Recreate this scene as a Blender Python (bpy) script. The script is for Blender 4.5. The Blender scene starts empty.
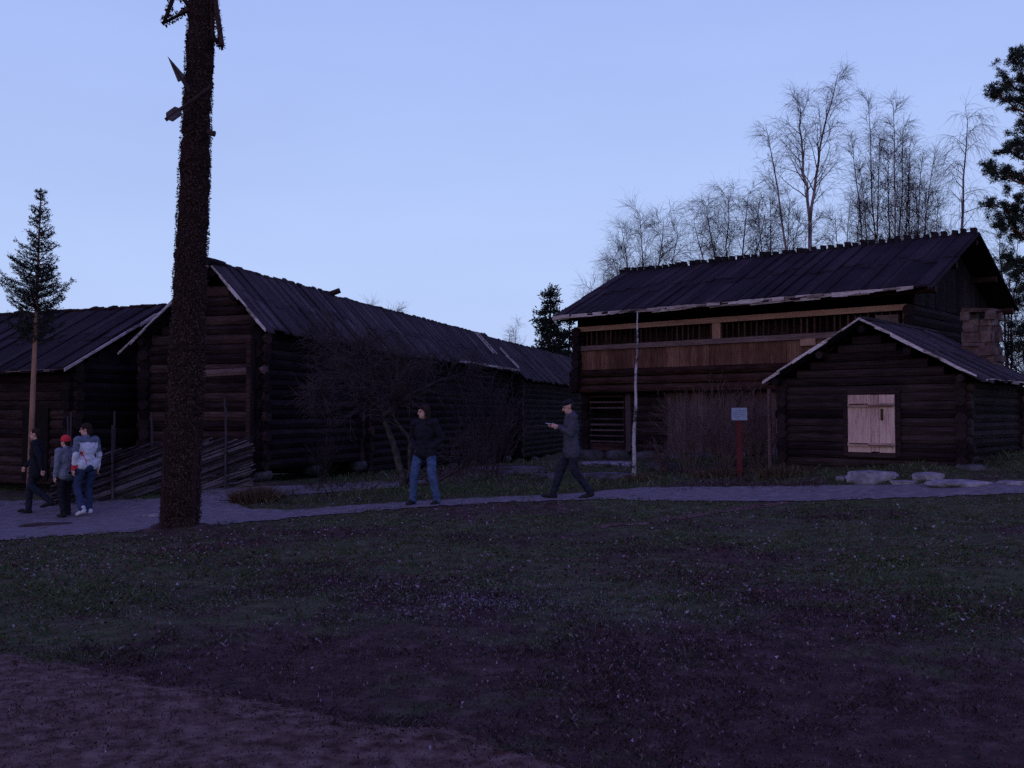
import bpy, bmesh, math, random
import numpy as np
from mathutils import Vector, Matrix, noise as mnoise
R = math.radians
S = bpy.context.scene
COL = S.collection
rng = random.Random(7)

# ------------------------------------------------------------------ camera
EYE = 1.6
TILT = math.atan(31/1000.0)
cam_d = bpy.data.cameras.new('camera')
cam_d.sensor_width = 36.0
cam_d.lens = 36.0*1000/1024
cam_d.clip_end = 5000
cam = bpy.data.objects.new('camera', cam_d)
COL.objects.link(cam)
cam.location = (0, 0, EYE)
cam.rotation_euler = (math.pi/2+TILT, 0, 0)
S.camera = cam

def ray(px, py):
    x = (px-512)/1000.0; y = (384-py)/1000.0
    f = math.cos(TILT)-y*math.sin(TILT)
    u = math.sin(TILT)+y*math.cos(TILT)
    return x/f, u/f               # per metre of Y
def P(px, py, Y):
    a, b = ray(px, py)
    return Vector((a*Y, Y, EYE+b*Y))

# ------------------------------------------------------------------ terrain
ctl = []
for px, py, Y in [(181,529,15),(87,517,19),(36,513,19.5),(105,499,20.4),(245,487,20.9),(258,482,22.3),
                  (425,506,17.8),(572,498,17.8),(633,480,22),(738,476,21),(787,472,20.7),(962,466,18.3),
                  (575,460,29.4),(0,500,22),(370,476,27.5),(500,470,25),(400,488,21.5),(1024,484,17.3),(1024,495,15.6),
                  (780,502,17.2),(0,541,15),(-60,541,15.2),(660,472,25),(560,476,24),(330,488,22),(520,464.5,26.5),(545,463,27.5),(470,469,25.5)]:
    p = P(px, py, Y); ctl.append((p.x, p.y, p.z))
ctl += [(0,0,0),(-5,2,0),(5,2,0),(0,6,0),(-4,6.5,-.02),(4,6.5,.02),(-9,9,-.15),(8,9,.08),(0,11,0),(4,12,.03),(-4,12,-.05),
        (-14,16,-.35),(14,14,.35),(12,22,.95),(16,20,1.0),(-14,24,-.1),(-20,20,-.3),(8,28,.7),(2,38,-.35),(-4,38,-.35),(.8,31.5,.08),(-2,32,-.1),
        (-12,34,0),(14,34,.8),(20,30,1.0),(0,48,-.3),(16,48,.6),(-20,40,0),(-18,6,-.2),(18,6,.2),(20,44,.6),(-20,-4,0),(20,-4,0)]
ctl = np.array(ctl)
def tps(r2):
    return np.where(r2 > 1e-9, r2*np.log(np.maximum(r2, 1e-9)), 0)
n = len(ctl)
d2 = ((ctl[:, None, :2]-ctl[None, :, :2])**2).sum(-1)
A = np.zeros((n+3, n+3))
A[:n, :n] = tps(d2)+np.eye(n)*2.0
A[:n, n] = 1; A[:n, n+1:] = ctl[:, :2]; A[n, :n] = 1; A[n+1:, :n] = ctl[:, :2].T
W = np.linalg.solve(A, np.concatenate([ctl[:, 2], np.zeros(3)]))
def Tn(x, y):
    x = np.asarray(x, float); y = np.asarray(y, float)
    sh = x.shape; x = x.ravel(); y = y.ravel()
    out = np.empty(len(x))
    for i in range(0, len(x), 20000):
        a = x[i:i+20000]; b = y[i:i+20000]
        ac = np.clip(a, -22, 22); bc = np.clip(b, -6, 50)
        k = tps((ac[:, None]-ctl[None, :, 0])**2+(bc[:, None]-ctl[None, :, 1])**2)
        z = k @ W[:n]+W[n]+W[n+1]*ac+W[n+2]*bc
        far = np.clip((np.hypot(a-ac, b-bc))/30, 0, 1)
        z = z*(1-far)+.3*far
        z += .018*np.sin(a*2.1+1.3*np.sin(b*1.7))*np.sin(b*2.6+1.1*np.sin(a*1.4))+.010*np.sin(a*4.7+b*1.9)*np.sin(b*5.3-a*2.2)
        out[i:i+20000] = z
    return out.reshape(sh)
def T(x, y):
    return float(Tn(np.array([x]), np.array([y]))[0])
_Ys = np.arange(2.5, 60, .02)
def hit(px, py):
    a, b = ray(px, py)
    g = Tn(a*_Ys, _Ys)
    i = np.argmax(g >= EYE+b*_Ys)
    Y = _Ys[i]
    return Vector((a*Y, Y, g[i]))
def on(px, Y, dz=0.0):
    a, _ = ray(px, 415)
    return Vector((a*Y, Y, T(a*Y, Y)+dz))

# ------------------------------------------------------------------ materials
def new_mat(name):
    m = bpy.data.materials.new(name); m.use_nodes = True
    nt = m.node_tree
    b = nt.nodes['Principled BSDF']
    b.inputs['Roughness'].default_value = .9
    b.inputs['Specular IOR Level'].default_value = .06
    return m, nt, b
def nd(nt, t, **kw):
    x = nt.nodes.new(t)
    for k, v in kw.items():
        setattr(x, k, v)
    return x
def ramp(nt, stops):
    r = nd(nt, 'ShaderNodeValToRGB')
    el = r.color_ramp.elements
    while len(el) < len(stops): el.new(.5)
    for e, (p, c) in zip(el, stops):
        e.position = p; e.color = (*c, 1)
    return r
def wood(name, c1, c2, c3=None, stretch=(1, 1, 12), scale=3.0, isl=.35, bump=.4, rough=.9):
    """weathered timber: grain stretched along one axis, each plank its own shade"""
    m, nt, b = new_mat(name); L = nt.links
    tc = nd(nt, 'ShaderNodeTexCoord'); mp = nd(nt, 'ShaderNodeMapping')
    mp.inputs['Scale'].default_value = [12.0/s for s in stretch]
    L.new(tc.outputs['Object'], mp.inputs['Vector'])
    geo = nd(nt, 'ShaderNodeNewGeometry')
    add = nd(nt, 'ShaderNodeVectorMath', operation='ADD')
    mul = nd(nt, 'ShaderNodeMath', operation='MULTIPLY'); mul.inputs[1].default_value = 37.0
    L.new(geo.outputs['Random Per Island'], mul.inputs[0])
    L.new(mp.outputs['Vector'], add.inputs[0]); L.new(mul.outputs[0], add.inputs[1])
    n1 = nd(nt, 'ShaderNodeTexNoise'); n1.inputs['Scale'].default_value = scale
    n1.inputs['Detail'].default_value = 6; n1.inputs['Roughness'].default_value = .65
    L.new(add.outputs[0], n1.inputs['Vector'])
    n2 = nd(nt, 'ShaderNodeTexNoise'); n2.inputs['Scale'].default_value = 1.1; n2.inputs['Detail'].default_value = 3
    L.new(tc.outputs['Object'], n2.inputs['Vector'])
    # value = grain*.5 + island*isl + blotch
    a1 = nd(nt, 'ShaderNodeMath', operation='MULTIPLY_ADD'); a1.inputs[1].default_value = isl
    L.new(geo.outputs['Random Per Island'], a1.inputs[0]); L.new(n1.outputs['Fac'], a1.inputs[2])
    a2 = nd(nt, 'ShaderNodeMath', operation='MULTIPLY_ADD'); a2.inputs[1].default_value = .5
    L.new(n2.outputs['Fac'], a2.inputs[0]); L.new(a1.outputs[0], a2.inputs[2])
    a3 = nd(nt, 'ShaderNodeMath', operation='SUBTRACT'); a3.inputs[1].default_value = .25+isl*.5
    L.new(a2.outputs[0], a3.inputs[0])
    r = ramp(nt, [(.28, c1), (.55, c2), (.8, c3 or c2)])
    L.new(a3.outputs[0], r.inputs[0]); L.new(r.outputs[0], b.inputs['Base Color'])
    bp = nd(nt, 'ShaderNodeBump'); bp.inputs['Strength'].default_value = bump; bp.inputs['Distance'].default_value = .02
    L.new(n1.outputs['Fac'], bp.inputs['Height']); L.new(bp.outputs[0], b.inputs['Normal'])
    b.inputs['Roughness'].default_value = rough
    return m
def rough_mat(name, c1, c2, c3=None, scale=6.0, bump=.5, isl=0.0, rough=.92, lo=.3, hi=.7, detail=7):
    m, nt, b = new_mat(name); L = nt.links
    tc = nd(nt, 'ShaderNodeTexCoord')
    n1 = nd(nt, 'ShaderNodeTexNoise'); n1.inputs['Scale'].default_value = scale
    n1.inputs['Detail'].default_value = detail; n1.inputs['Roughness'].default_value = .65
    L.new(tc.outputs['Object'], n1.inputs['Vector'])
    src = n1.outputs['Fac']
    if isl:
        geo = nd(nt, 'ShaderNodeNewGeometry')
        a1 = nd(nt, 'ShaderNodeMath', operation='MULTIPLY_ADD'); a1.inputs[1].default_value = isl
        L.new(geo.outputs['Random Per Island'], a1.inputs[0]); L.new(n1.outputs['Fac'], a1.inputs[2])
        a2 = nd(nt, 'ShaderNodeMath', operation='SUBTRACT'); a2.inputs[1].default_value = isl*.5
        L.new(a1.outputs[0], a2.inputs[0]); src = a2.outputs[0]
    r = ramp(nt, [(lo, c1), ((lo+hi)/2, c2), (hi, c3 or c2)])
    L.new(src, r.inputs[0]); L.new(r.outputs[0], b.inputs['Base Color'])
    if bump:
        bp = nd(nt, 'ShaderNodeBump'); bp.inputs['Strength'].default_value = bump; bp.inputs['Distance'].default_value = .03
        L.new(n1.outputs['Fac'], bp.inputs['Height']); L.new(bp.outputs[0], b.inputs['Normal'])
    b.inputs['Roughness'].default_value = rough
    return m

M = {}
AX, AY, AZ = (12, 1, 1), (1, 12, 1), (1, 1, 12)
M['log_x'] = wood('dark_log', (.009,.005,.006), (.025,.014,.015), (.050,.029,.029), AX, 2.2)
M['log_y'] = wood('dark_log_shaded', (.008,.004,.005), (.019,.011,.012), (.036,.021,.022), AY, 2.2)  # same logs, base colour lowered to carry the shade of the side walls
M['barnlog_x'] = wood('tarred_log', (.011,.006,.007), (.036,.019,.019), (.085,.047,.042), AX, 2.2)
M['barnlog_y'] = wood('tarred_log_shaded', (.006,.0035,.005), (.015,.009,.011), (.030,.018,.020), AY, 2.2)  # same barn logs, shade of the long walls mixed into the colour
M['beam'] = wood('dark_beam', (.013,.006,.005), (.045,.020,.016), (.090,.043,.034), AX, 2.2)
M['board_z'] = wood('brown_vertical_board', (.045,.019,.014), (.115,.052,.036), (.21,.105,.070), AZ, 3.0, isl=.22)
M['grey_board_z'] = wood('greyed_vertical_board', (.036,.021,.022), (.076,.046,.048), (.14,.090,.092), AZ, 3.0, isl=.4)
M['new_wood'] = wood('fresh_orange_timber', (.16,.080,.060), (.30,.160,.115), (.40,.225,.17), AX, 3.0, isl=.2)
M['new_wood_z'] = wood('fresh_orange_post', (.16,.080,.060), (.30,.160,.115), (.40,.225,.17), AZ, 3.0, isl=.2)
M['grey_rail'] = wood('grey_rail_timber', (.06,.035,.032), (.13,.08,.075), (.22,.14,.13), AX, 3.0, isl=.2)
M['pale'] = wood('silver_weathered_edge', (.10,.065,.055), (.40,.31,.28), (.62,.52,.49), AX, 3.0, isl=.35)
M['pale_y'] = wood('silver_weathered_verge', (.14,.09,.08), (.40,.31,.28), (.60,.50,.47), AY, 3.0, isl=.35)
M['roof'] = wood('grey_roof_board', (.010,.006,.008), (.020,.013,.016), (.036,.025,.029), AY, 2.6, isl=.35)
M['roof_x'] = wood('grey_roof_board_side', (.018,.012,.014), (.044,.031,.036), (.090,.067,.074), AX, 2.6, isl=.25)
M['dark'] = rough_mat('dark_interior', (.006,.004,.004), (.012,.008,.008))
M['shutter'] = wood('pale_unpainted_pine', (.20,.115,.085), (.48,.30,.245), (.60,.41,.34), AZ, 2.4, isl=.3)
M['shutter_x'] = wood('stained_pine_batten', (.12,.065,.05), (.32,.20,.16), (.44,.29,.24), AX, 2.4, isl=.3)
M['iron'] = rough_mat('rusty_iron', (.02,.012,.01), (.06,.03,.02), scale=20)
M['stone'] = rough_mat('grey_stone', (.08,.068,.070), (.20,.172,.178), (.33,.29,.295), scale=3.5, bump=.7)
M['stone_dark'] = rough_mat('mossy_stone', (.022,.021,.020), (.062,.056,.056), (.12,.106,.106), scale=3.0, bump=.7)
M['chim'] = rough_mat('chimney_stone', (.05,.027,.024), (.10,.060,.052), (.165,.105,.095), scale=5, bump=.9, isl=.3)
M['mortar'] = rough_mat('old_mortar', (.04,.028,.024), (.08,.058,.05), scale=9)
M['fence'] = wood('silver_fence_pole', (.020,.013,.015), (.055,.040,.045), (.12,.095,.105), AX, 2.6, isl=.6)
M['fence_z'] = wood('silver_fence_post', (.020,.013,.015), (.048,.036,.041), (.09,.072,.08), AZ, 2.6, isl=.6)
M['birch'] = rough_mat('birch_bark', (.05,.035,.035), (.33,.285,.28), (.46,.41,.40), scale=5, bump=.3, lo=.38, hi=.62)
M['birch_far'] = rough_mat('birch_stem', (.05,.032,.034), (.17,.115,.115), (.27,.20,.20), scale=2.5, bump=.3, lo=.35, hi=.65)
M['twig'] = rough_mat('birch_twig', (.035,.016,.018), (.065,.030,.032), scale=3, bump=0)
M['bark'] = rough_mat('grey_bark', (.030,.020,.020), (.070,.052,.050), (.12,.095,.09), scale=7, bump=.6)
M['apple_bark'] = rough_mat('lichen_bark', (.018,.012,.013), (.042,.032,.030), (.085,.072,.066), scale=6, bump=.6)
M['apple_twig'] = rough_mat('apple_twig_bark', (.024,.015,.016), (.052,.036,.036), scale=5, bump=0)
M['redtwig'] = rough_mat('reddish_shrub_twig', (.060,.034,.030), (.115,.072,.064), scale=4, bump=0)
M['needle'] = rough_mat('pine_needle', (.010,.014,.010), (.024,.032,.022), (.045,.055,.036), scale=1.5, bump=0, isl=.4)
M['needle_spruce'] = rough_mat('spruce_needle', (.010,.012,.010), (.020,.024,.018), (.035,.042,.030), scale=1.5, bump=0, isl=.4)
M['pine_bark'] = rough_mat('pine_bark', (.05,.022,.014), (.14,.06,.036), scale=5)
M['peeled'] = wood('peeled_spruce', (.18,.085,.055), (.30,.155,.10), (.38,.21,.15), AZ, 2.2, isl=.1)
M['wrap'] = rough_mat('withered_leaf_wrap', (.022,.011,.010), (.056,.029,.026), (.080,.044,.038), scale=5, bump=0, isl=.4)
M['wrap_core'] = rough_mat('withered_leaf_core', (.010,.005,.005), (.028,.014,.012), scale=30, bump=1)
M['maytimber'] = wood('maypole_timber', (.012,.006,.007), (.030,.015,.016), (.055,.030,.032), AZ, 2.2, isl=.5)
M['arrow'] = wood('grey_arrow_wood', (.035,.026,.028), (.085,.068,.072), (.13,.108,.112), AX, 3)
M['arrowshaft'] = rough_mat('dark_arrow_shaft', (.02,.012,.012), (.045,.028,.028), scale=9)
M['signred'] = rough_mat('falun_red_paint', (.065,.012,.013), (.105,.022,.022), scale=12, bump=.2)
M['signface'] = rough_mat('sign_sheet', (.15,.17,.22), (.22,.25,.31), (.26,.29,.34), scale=14, bump=0, rough=.5)
M['signink'] = rough_mat('faded_print', (.10,.11,.16), (.18,.19,.25), scale=30, bump=0)
M['bushgrass'] = rough_mat('dry_stalk', (.040,.024,.016), (.085,.052,.036), (.13,.085,.055), scale=4, bump=0, isl=.6)
M['skin'] = rough_mat('skin', (.42,.21,.16), (.50,.27,.21), scale=8, bump=0, rough=.6)
M['hair'] = rough_mat('dark_hair', (.012,.007,.006), (.03,.018,.014), scale=30, bump=.4)
M['black_cloth'] = rough_mat('black_cloth', (.008,.007,.010), (.018,.016,.022), scale=14, bump=.4)
M['navy_cloth'] = rough_mat('charcoal_coat', (.030,.028,.038), (.062,.058,.074), scale=12, bump=.4)
M['jeans'] = rough_mat('blue_denim', (.030,.048,.10), (.055,.085,.165), (.085,.125,.22), scale=9, bump=.4)
M['jeans_dark'] = rough_mat('dark_denim', (.015,.020,.045), (.035,.045,.095), scale=9, bump=.4)
M['trouser'] = rough_mat('dark_trouser_cloth', (.010,.010,.016), (.022,.023,.034), scale=10, bump=.4)
M['grey_cloth'] = rough_mat('grey_jacket_cloth', (.10,.10,.125), (.17,.17,.20), scale=8, bump=.4)
M['white_cloth'] = rough_mat('white_jacket_cloth', (.42,.39,.42), (.56,.53,.56), scale=5, bump=.4)
M['blue_cloth'] = rough_mat('slate_yoke_cloth', (.07,.075,.11), (.12,.13,.17), scale=8, bump=.4)
M['red_cloth'] = rough_mat('red_knit', (.42,.02,.03), (.58,.04,.05), scale=30, bump=.5)
M['shoe'] = rough_mat('dark_shoe', (.010,.008,.008), (.025,.02,.02), scale=20, bump=.2, rough=.6)
M['shoe_white'] = rough_mat('white_shoe', (.40,.38,.40), (.55,.53,.55), scale=10, bump=.2, rough=.6)
M['eye'] = rough_mat('dark_eye', (.01,.01,.01), (.02,.02,.02), bump=0, rough=.3)
M['phone'] = rough_mat('pale_folded_paper', (.26,.24,.25), (.34,.32,.33), scale=6, bump=0)

def leaf_mat():
    m, nt, b = new_mat('fallen_leaf'); L = nt.links
    geo = nd(nt, 'ShaderNodeNewGeometry')
    r = ramp(nt, [(0, (.030,.010,.010)), (.35, (.070,.022,.020)), (.6, (.085,.042,.030)), (.88, (.12,.078,.070)), (.996, (.28,.23,.25))])
    L.new(geo.outputs['Random Per Island'], r.inputs[0]); L.new(r.outputs[0], b.inputs['Base Color'])
    return m
M['leaf'] = leaf_mat()
M['chaff'] = rough_mat('dry_chaff', (.10,.085,.09), (.17,.15,.155), (.26,.23,.24), scale=3, bump=0)
M['chaff_dark'] = rough_mat('soil_grit', (.03,.018,.017), (.075,.048,.045), (.15,.105,.10), scale=9, bump=0)
def turf_mix(nt, tc):
    """0 = bare brown mould, 1 = green turf; the near lawn is worn bare"""
    L = nt.links
    big = nd(nt, 'ShaderNodeTexNoise'); big.inputs['Scale'].default_value = .33; big.inputs['Detail'].default_value = 3
    fin = nd(nt, 'ShaderNodeTexNoise'); fin.inputs['Scale'].default_value = 2.2; fin.inputs['Detail'].default_value = 5; fin.inputs['Roughness'].default_value = .7
    for q in (big, fin): L.new(tc.outputs['Object'], q.inputs['Vector'])
    sp = nd(nt, 'ShaderNodeSeparateXYZ'); L.new(tc.outputs['Object'], sp.inputs[0])
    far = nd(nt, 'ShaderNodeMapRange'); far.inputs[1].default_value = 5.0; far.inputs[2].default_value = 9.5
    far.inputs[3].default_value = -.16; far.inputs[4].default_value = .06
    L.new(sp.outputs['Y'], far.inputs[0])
    a1 = nd(nt, 'ShaderNodeMath', operation='MULTIPLY_ADD'); a1.inputs[1].default_value = .75
    L.new(fin.outputs['Fac'], a1.inputs[0]); L.new(big.outputs['Fac'], a1.inputs[2])
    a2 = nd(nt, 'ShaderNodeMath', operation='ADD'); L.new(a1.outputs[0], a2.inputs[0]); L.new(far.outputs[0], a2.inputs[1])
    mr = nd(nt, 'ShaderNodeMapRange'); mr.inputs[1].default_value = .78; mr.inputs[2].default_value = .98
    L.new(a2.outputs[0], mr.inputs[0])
    return mr.outputs[0]
def ground_mat():
    m, nt, b = new_mat('turf_soil'); L = nt.links
    tc = nd(nt, 'ShaderNodeTexCoord')
    mid = nd(nt, 'ShaderNodeTexNoise'); mid.inputs['Scale'].default_value = 5; mid.inputs['Detail'].default_value = 9; mid.inputs['Roughness'].default_value = .72
    L.new(tc.outputs['Object'], mid.inputs['Vector'])
    r1 = ramp(nt, [(.3, (.025,.013,.012)), (.5, (.054,.030,.027)), (.7, (.108,.067,.060))])
    r2 = ramp(nt, [(.3, (.026,.028,.013)), (.5, (.056,.063,.027)), (.7, (.100,.102,.050))])
    L.new(mid.outputs['Fac'], r1.inputs[0]); L.new(mid.outputs['Fac'], r2.inputs[0])
    mx = nd(nt, 'ShaderNodeMix', data_type='RGBA')
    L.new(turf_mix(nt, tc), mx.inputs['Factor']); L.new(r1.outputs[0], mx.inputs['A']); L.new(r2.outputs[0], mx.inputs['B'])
    L.new(mx.outputs['Result'], b.inputs['Base Color'])
    bp = nd(nt, 'ShaderNodeBump'); bp.inputs['Strength'].default_value = 1; bp.inputs['Distance'].default_value = .06
    L.new(mid.outputs['Fac'], bp.inputs['Height']); L.new(bp.outputs[0], b.inputs['Normal'])
    return m
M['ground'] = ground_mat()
def blade_mat():
    m, nt, b = new_mat('grass_blade'); L = nt.links
    tc = nd(nt, 'ShaderNodeTexCoord')
    geo = nd(nt, 'ShaderNodeNewGeometry')
    r1 = ramp(nt, [(.0, (.026,.015,.016)), (.5, (.050,.030,.028)), (.95, (.090,.062,.056)), (.99, (.17,.14,.145))])
    r2 = ramp(nt, [(.0, (.031,.044,.017)), (.6, (.062,.083,.031)), (.95, (.098,.118,.056)), (.99, (.17,.165,.145))])
    L.new(geo.outputs['Random Per Island'], r1.inputs[0]); L.new(geo.outputs['Random Per Island'], r2.inputs[0])
    mx = nd(nt, 'ShaderNodeMix', data_type='RGBA')
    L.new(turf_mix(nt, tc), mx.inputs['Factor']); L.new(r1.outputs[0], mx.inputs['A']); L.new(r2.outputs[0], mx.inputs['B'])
    L.new(mx.outputs['Result'], b.inputs['Base Color'])
    return m
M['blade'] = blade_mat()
M['gravel'] = rough_mat('gravel_path', (.072,.060,.058), (.130,.111,.108), (.205,.178,.172), scale=7, bump=.5, lo=.25, hi=.75, detail=12)
M['dirt'] = rough_mat('trodden_earth', (.036,.017,.013), (.094,.054,.043), (.155,.100,.082), scale=9, bump=1.0, lo=.34, hi=.66, detail=14)

# ------------------------------------------------------------------ mesh builder
class MB:
    def __init__(s, org=(0, 0, 0)):
        s.v = []; s.f = []; s.mi = []; s.org = Vector(org); s.cur = 0
    def _f(s, idx): s.f.append(idx); s.mi.append(s.cur)
    def hexa(s, c):
        """8 corners: bottom ring 0-3, top ring 4-7"""
        b = len(s.v); s.v += [Vector(p) for p in c]
        for q in ((3,2,1,0),(4,5,6,7),(0,1,5,4),(1,2,6,5),(2,3,7,6),(3,0,4,7)):
            s._f(tuple(b+i for i in q))
    def box(s, x0, x1, y0, y1, z0, z1, j=0.0):
        c = [(x0,y0,z0),(x1,y0,z0),(x1,y1,z0),(x0,y1,z0),(x0,y0,z1),(x1,y0,z1),(x1,y1,z1),(x0,y1,z1)]
        if j: c = [tuple(q+rng.uniform(-j, j) for q in p) for p in c]
        s.hexa(c)
    def tube(s, pts, rad, n=6, cap=True, wob=0.0):
        pts = [Vector(p) for p in pts]
        if not hasattr(rad, '__len__'): rad = [rad]*len(pts)
        b = len(s.v); up = None
        for i, p in enumerate(pts):
            d = (pts[min(i+1, len(pts)-1)]-pts[max(i-1, 0)])
            if d.length < 1e-7: d = Vector((0, 0, 1))
            d.normalize()
            if up is None:
                up = d.orthogonal().normalized()
            else:
                up = (up-d*up.dot(d))
                up = up.normalized() if up.length > 1e-5 else d.orthogonal().normalized()
            si = d.cross(up)
            for k in range(n):
                a = 2*math.pi*k/n
                r = rad[i]*(1+(rng.uniform(-wob, wob) if wob else 0))
                s.v.append(p+up*(math.cos(a)*r)+si*(math.sin(a)*r))
        for i in range(len(pts)-1):
            for k in range(n):
                k2 = (k+1) % n
                s._f((b+i*n+k, b+i*n+k2, b+(i+1)*n+k2, b+(i+1)*n+k))
        if cap and n > 2:
            s._f(tuple(b+k for k in range(n-1, -1, -1)))
            e = b+(len(pts)-1)*n
            s._f(tuple(e+k for k in range(n)))
    def log(s, a, b_, r, n=8):
        a = Vector(a); b_ = Vector(b_); seg = max(2, int((b_-a).length/.9))
        r0 = r*rng.uniform(.94, 1.06); r1 = r*rng.uniform(.94, 1.06)
        pts = []; rr = []
        for i in range(seg+1):
            t = i/seg
            p = a.lerp(b_, t)
            if 0 < i < seg: p = p+Vector((rng.uniform(-.012,.012), rng.uniform(-.012,.012), rng.uniform(-.01,.01)))
            pts.append(p); rr.append(r0+(r1-r0)*t)
        s.tube(pts, rr, n, True, .03)
    def blob(s, c, rad, seed, rough=.25, sub=3, flat=None):
        bm = bmesh.new(); bmesh.ops.create_icosphere(bm, subdivisions=sub, radius=1)
        b = len(s.v); o = Vector((seed*7.3, seed*3.1, seed*1.7))
        for v in bm.verts:
            q = v.co.copy()
            k = 1+rough*mnoise.noise(q*1.3+o)+rough*.45*mnoise.noise(q*3.1+o)+rough*.15*mnoise.noise(q*8+o)
            q = q*k
            if flat is not None and q.z > flat: q.z = flat+(q.z-flat)*.25
            s.v.append(Vector((c[0]+q.x*rad[0], c[1]+q.y*rad[1], c[2]+q.z*rad[2])))
        for f in bm.faces: s._f(tuple(b+v.index for v in f.verts))
        bm.free()
    def quad(s, a, b_, c, d):
        b = len(s.v); s.v += [Vector(a), Vector(b_), Vector(c), Vector(d)]; s._f((b, b+1, b+2, b+3))
    def tri(s, a, b_, c):
        b = len(s.v); s.v += [Vector(a), Vector(b_), Vector(c)]; s._f((b, b+1, b+2))
    def build(s, name, mats, parent=None, smooth=False):
        me = bpy.data.meshes.new(name)
        o = s.org
        me.from_pydata([(p[0]-o[0], p[1]-o[1], p[2]-o[2]) for p in s.v], [], s.f)
        if not isinstance(mats, (list, tuple)): mats = [mats]
        for m in mats: me.materials.append(M[m] if isinstance(m, str) else m)
        if len(mats) > 1: me.polygons.foreach_set('material_index', s.mi)
        if smooth: me.polygons.foreach_set('use_smooth', [True]*len(me.polygons))
        me.update()
        ob = bpy.data.objects.new(name, me); COL.objects.link(ob)
        if parent is not None: ob.parent = parent
        elif s.org.length > 0: ob.location = s.org
        return ob
def tag(o, label, cat, group=None, kind=None):
    if label: o['label'] = label
    if cat: o['category'] = cat
    if group: o['group'] = group
    if kind: o['kind'] = kind
    return o
def thing(name, label, cat, loc, rotz=0, group=None):
    o = bpy.data.objects.new(name, None); COL.objects.link(o)
    o.empty_display_size = .3
    o.location = loc; o.rotation_euler = (0, 0, rotz)
    return tag(o, label, cat, group)
def np_mesh(name, verts, faces, mat, kind=None):
    """verts (N,3), faces (M,k) numpy"""
    me = bpy.data.meshes.new(name)
    k = faces.shape[1]
    me.vertices.add(len(verts)); me.vertices.foreach_set('co', verts.astype(np.float32).ravel())
    me.loops.add(faces.size); me.loops.foreach_set('vertex_index', faces.astype(np.int32).ravel())
    me.polygons.add(len(faces))
    me.polygons.foreach_set('loop_start', np.arange(0, faces.size, k, dtype=np.int32))
    me.materials.append(M[mat]); me.update(calc_edges=True); me.validate()
    o = bpy.data.objects.new(name, me); COL.objects.link(o)
    if kind: o['kind'] = kind
    return o

# ------------------------------------------------------------------ ground
def axis(lo, hi, step, far, g=1.22):
    a = list(np.arange(lo, hi+1e-6, step))
    st = step; x = hi
    while x < far: st *= g; x += st; a.append(x)
    st = step; x = lo
    while x > -far: st *= g; x -= st; a.insert(0, x)
    return np.array(a)
gx = axis(-15, 15, .17, 1800); gy = axis(1, 34, .17, 2200)
XX, YY = np.meshgrid(gx, gy)
ZZ = Tn(XX, YY)
vv = np.stack([XX.ravel(), YY.ravel(), ZZ.ravel()], 1)
nx, ny = len(gx), len(gy)
ii = (np.arange(ny-1)[:, None]*nx+np.arange(nx-1)[None, :]).ravel()
ff = np.stack([ii, ii+1, ii+1+nx, ii+nx], 1)
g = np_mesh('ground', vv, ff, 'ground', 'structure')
g.data.polygons.foreach_set('use_smooth', [True]*len(g.data.polygons))

def interp(tab, x):
    return float(np.interp(x, [t[0] for t in tab], [t[1] for t in tab]))
def strip(name, lower, upper, x0, x1, step, mat, rows=8, lift=.014, amp=2.0):
    pts = []
    px = x0; cols = 0
    while px <= x1:
        nz = mnoise.noise(Vector((px*.035, 3.1, 0)))*amp*.5+mnoise.noise(Vector((px*.11, 7.1, 0)))*amp*.45+mnoise.noise(Vector((px*.31, 27.1, 0)))*amp*.3
        nz2 = mnoise.noise(Vector((px*.05, 13.1, 0)))*amp*.4+mnoise.noise(Vector((px*.13, 17.1, 0)))*amp*.3
        a = hit(px, interp(lower, px)+nz); b = hit(px, interp(upper, px)+nz2)
        for r in range(rows):
            t = r/(rows-1)
            pts.append((a.x+(b.x-a.x)*t, a.y+(b.y-a.y)*t))
        cols += 1; px += step
    pts = np.array(pts)
    z = Tn(pts[:, 0], pts[:, 1])+lift
    i = (np.arange(cols-1)[:, None]*rows+np.arange(rows-1)[None, :]).ravel()
    f = np.stack([i, i+rows, i+rows+1, i+1], 1)
    return np_mesh(name, np.column_stack([pts, z]), f, mat, 'structure')
LOWER = [(-420,548),(-200,545),(0,541),(60,537),(150,531),(210,526),(300,518),(400,509),(500,503),(600,500),(700,502),(780,502),(900,499),(1024,494),(1150,490),(1400,484)]
UPPER = [(-420,500),(-200,500),(0,501),(60,501),(140,500),(200,498),(232,503),(250,509),(290,511),(400,502.5),(500,497.5),(570,494.5),(640,488),(780,487),(900,485),(1024,482),(1150,479),(1400,474)]
strip('path', LOWER, UPPER, -420, 1400, 4, 'gravel', rows=12, amp=2.6)
strip('side_path', [(196,501),(236,501),(280,497),(400,488),(430,484)], [(196,489),(245,488),(300,486),(400,481.5),(430,481)], 196, 430, 5, 'gravel', rows=6, lift=.019, amp=1.2)
strip('worn_trail', [(590,529),(640,525),(700,517),(740,511),(800,503)], [(590,527.5),(640,521),(700,513),(740,507),(800,500)], 590, 790, 5, 'dirt', rows=5, lift=.008, amp=4.5)
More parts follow.
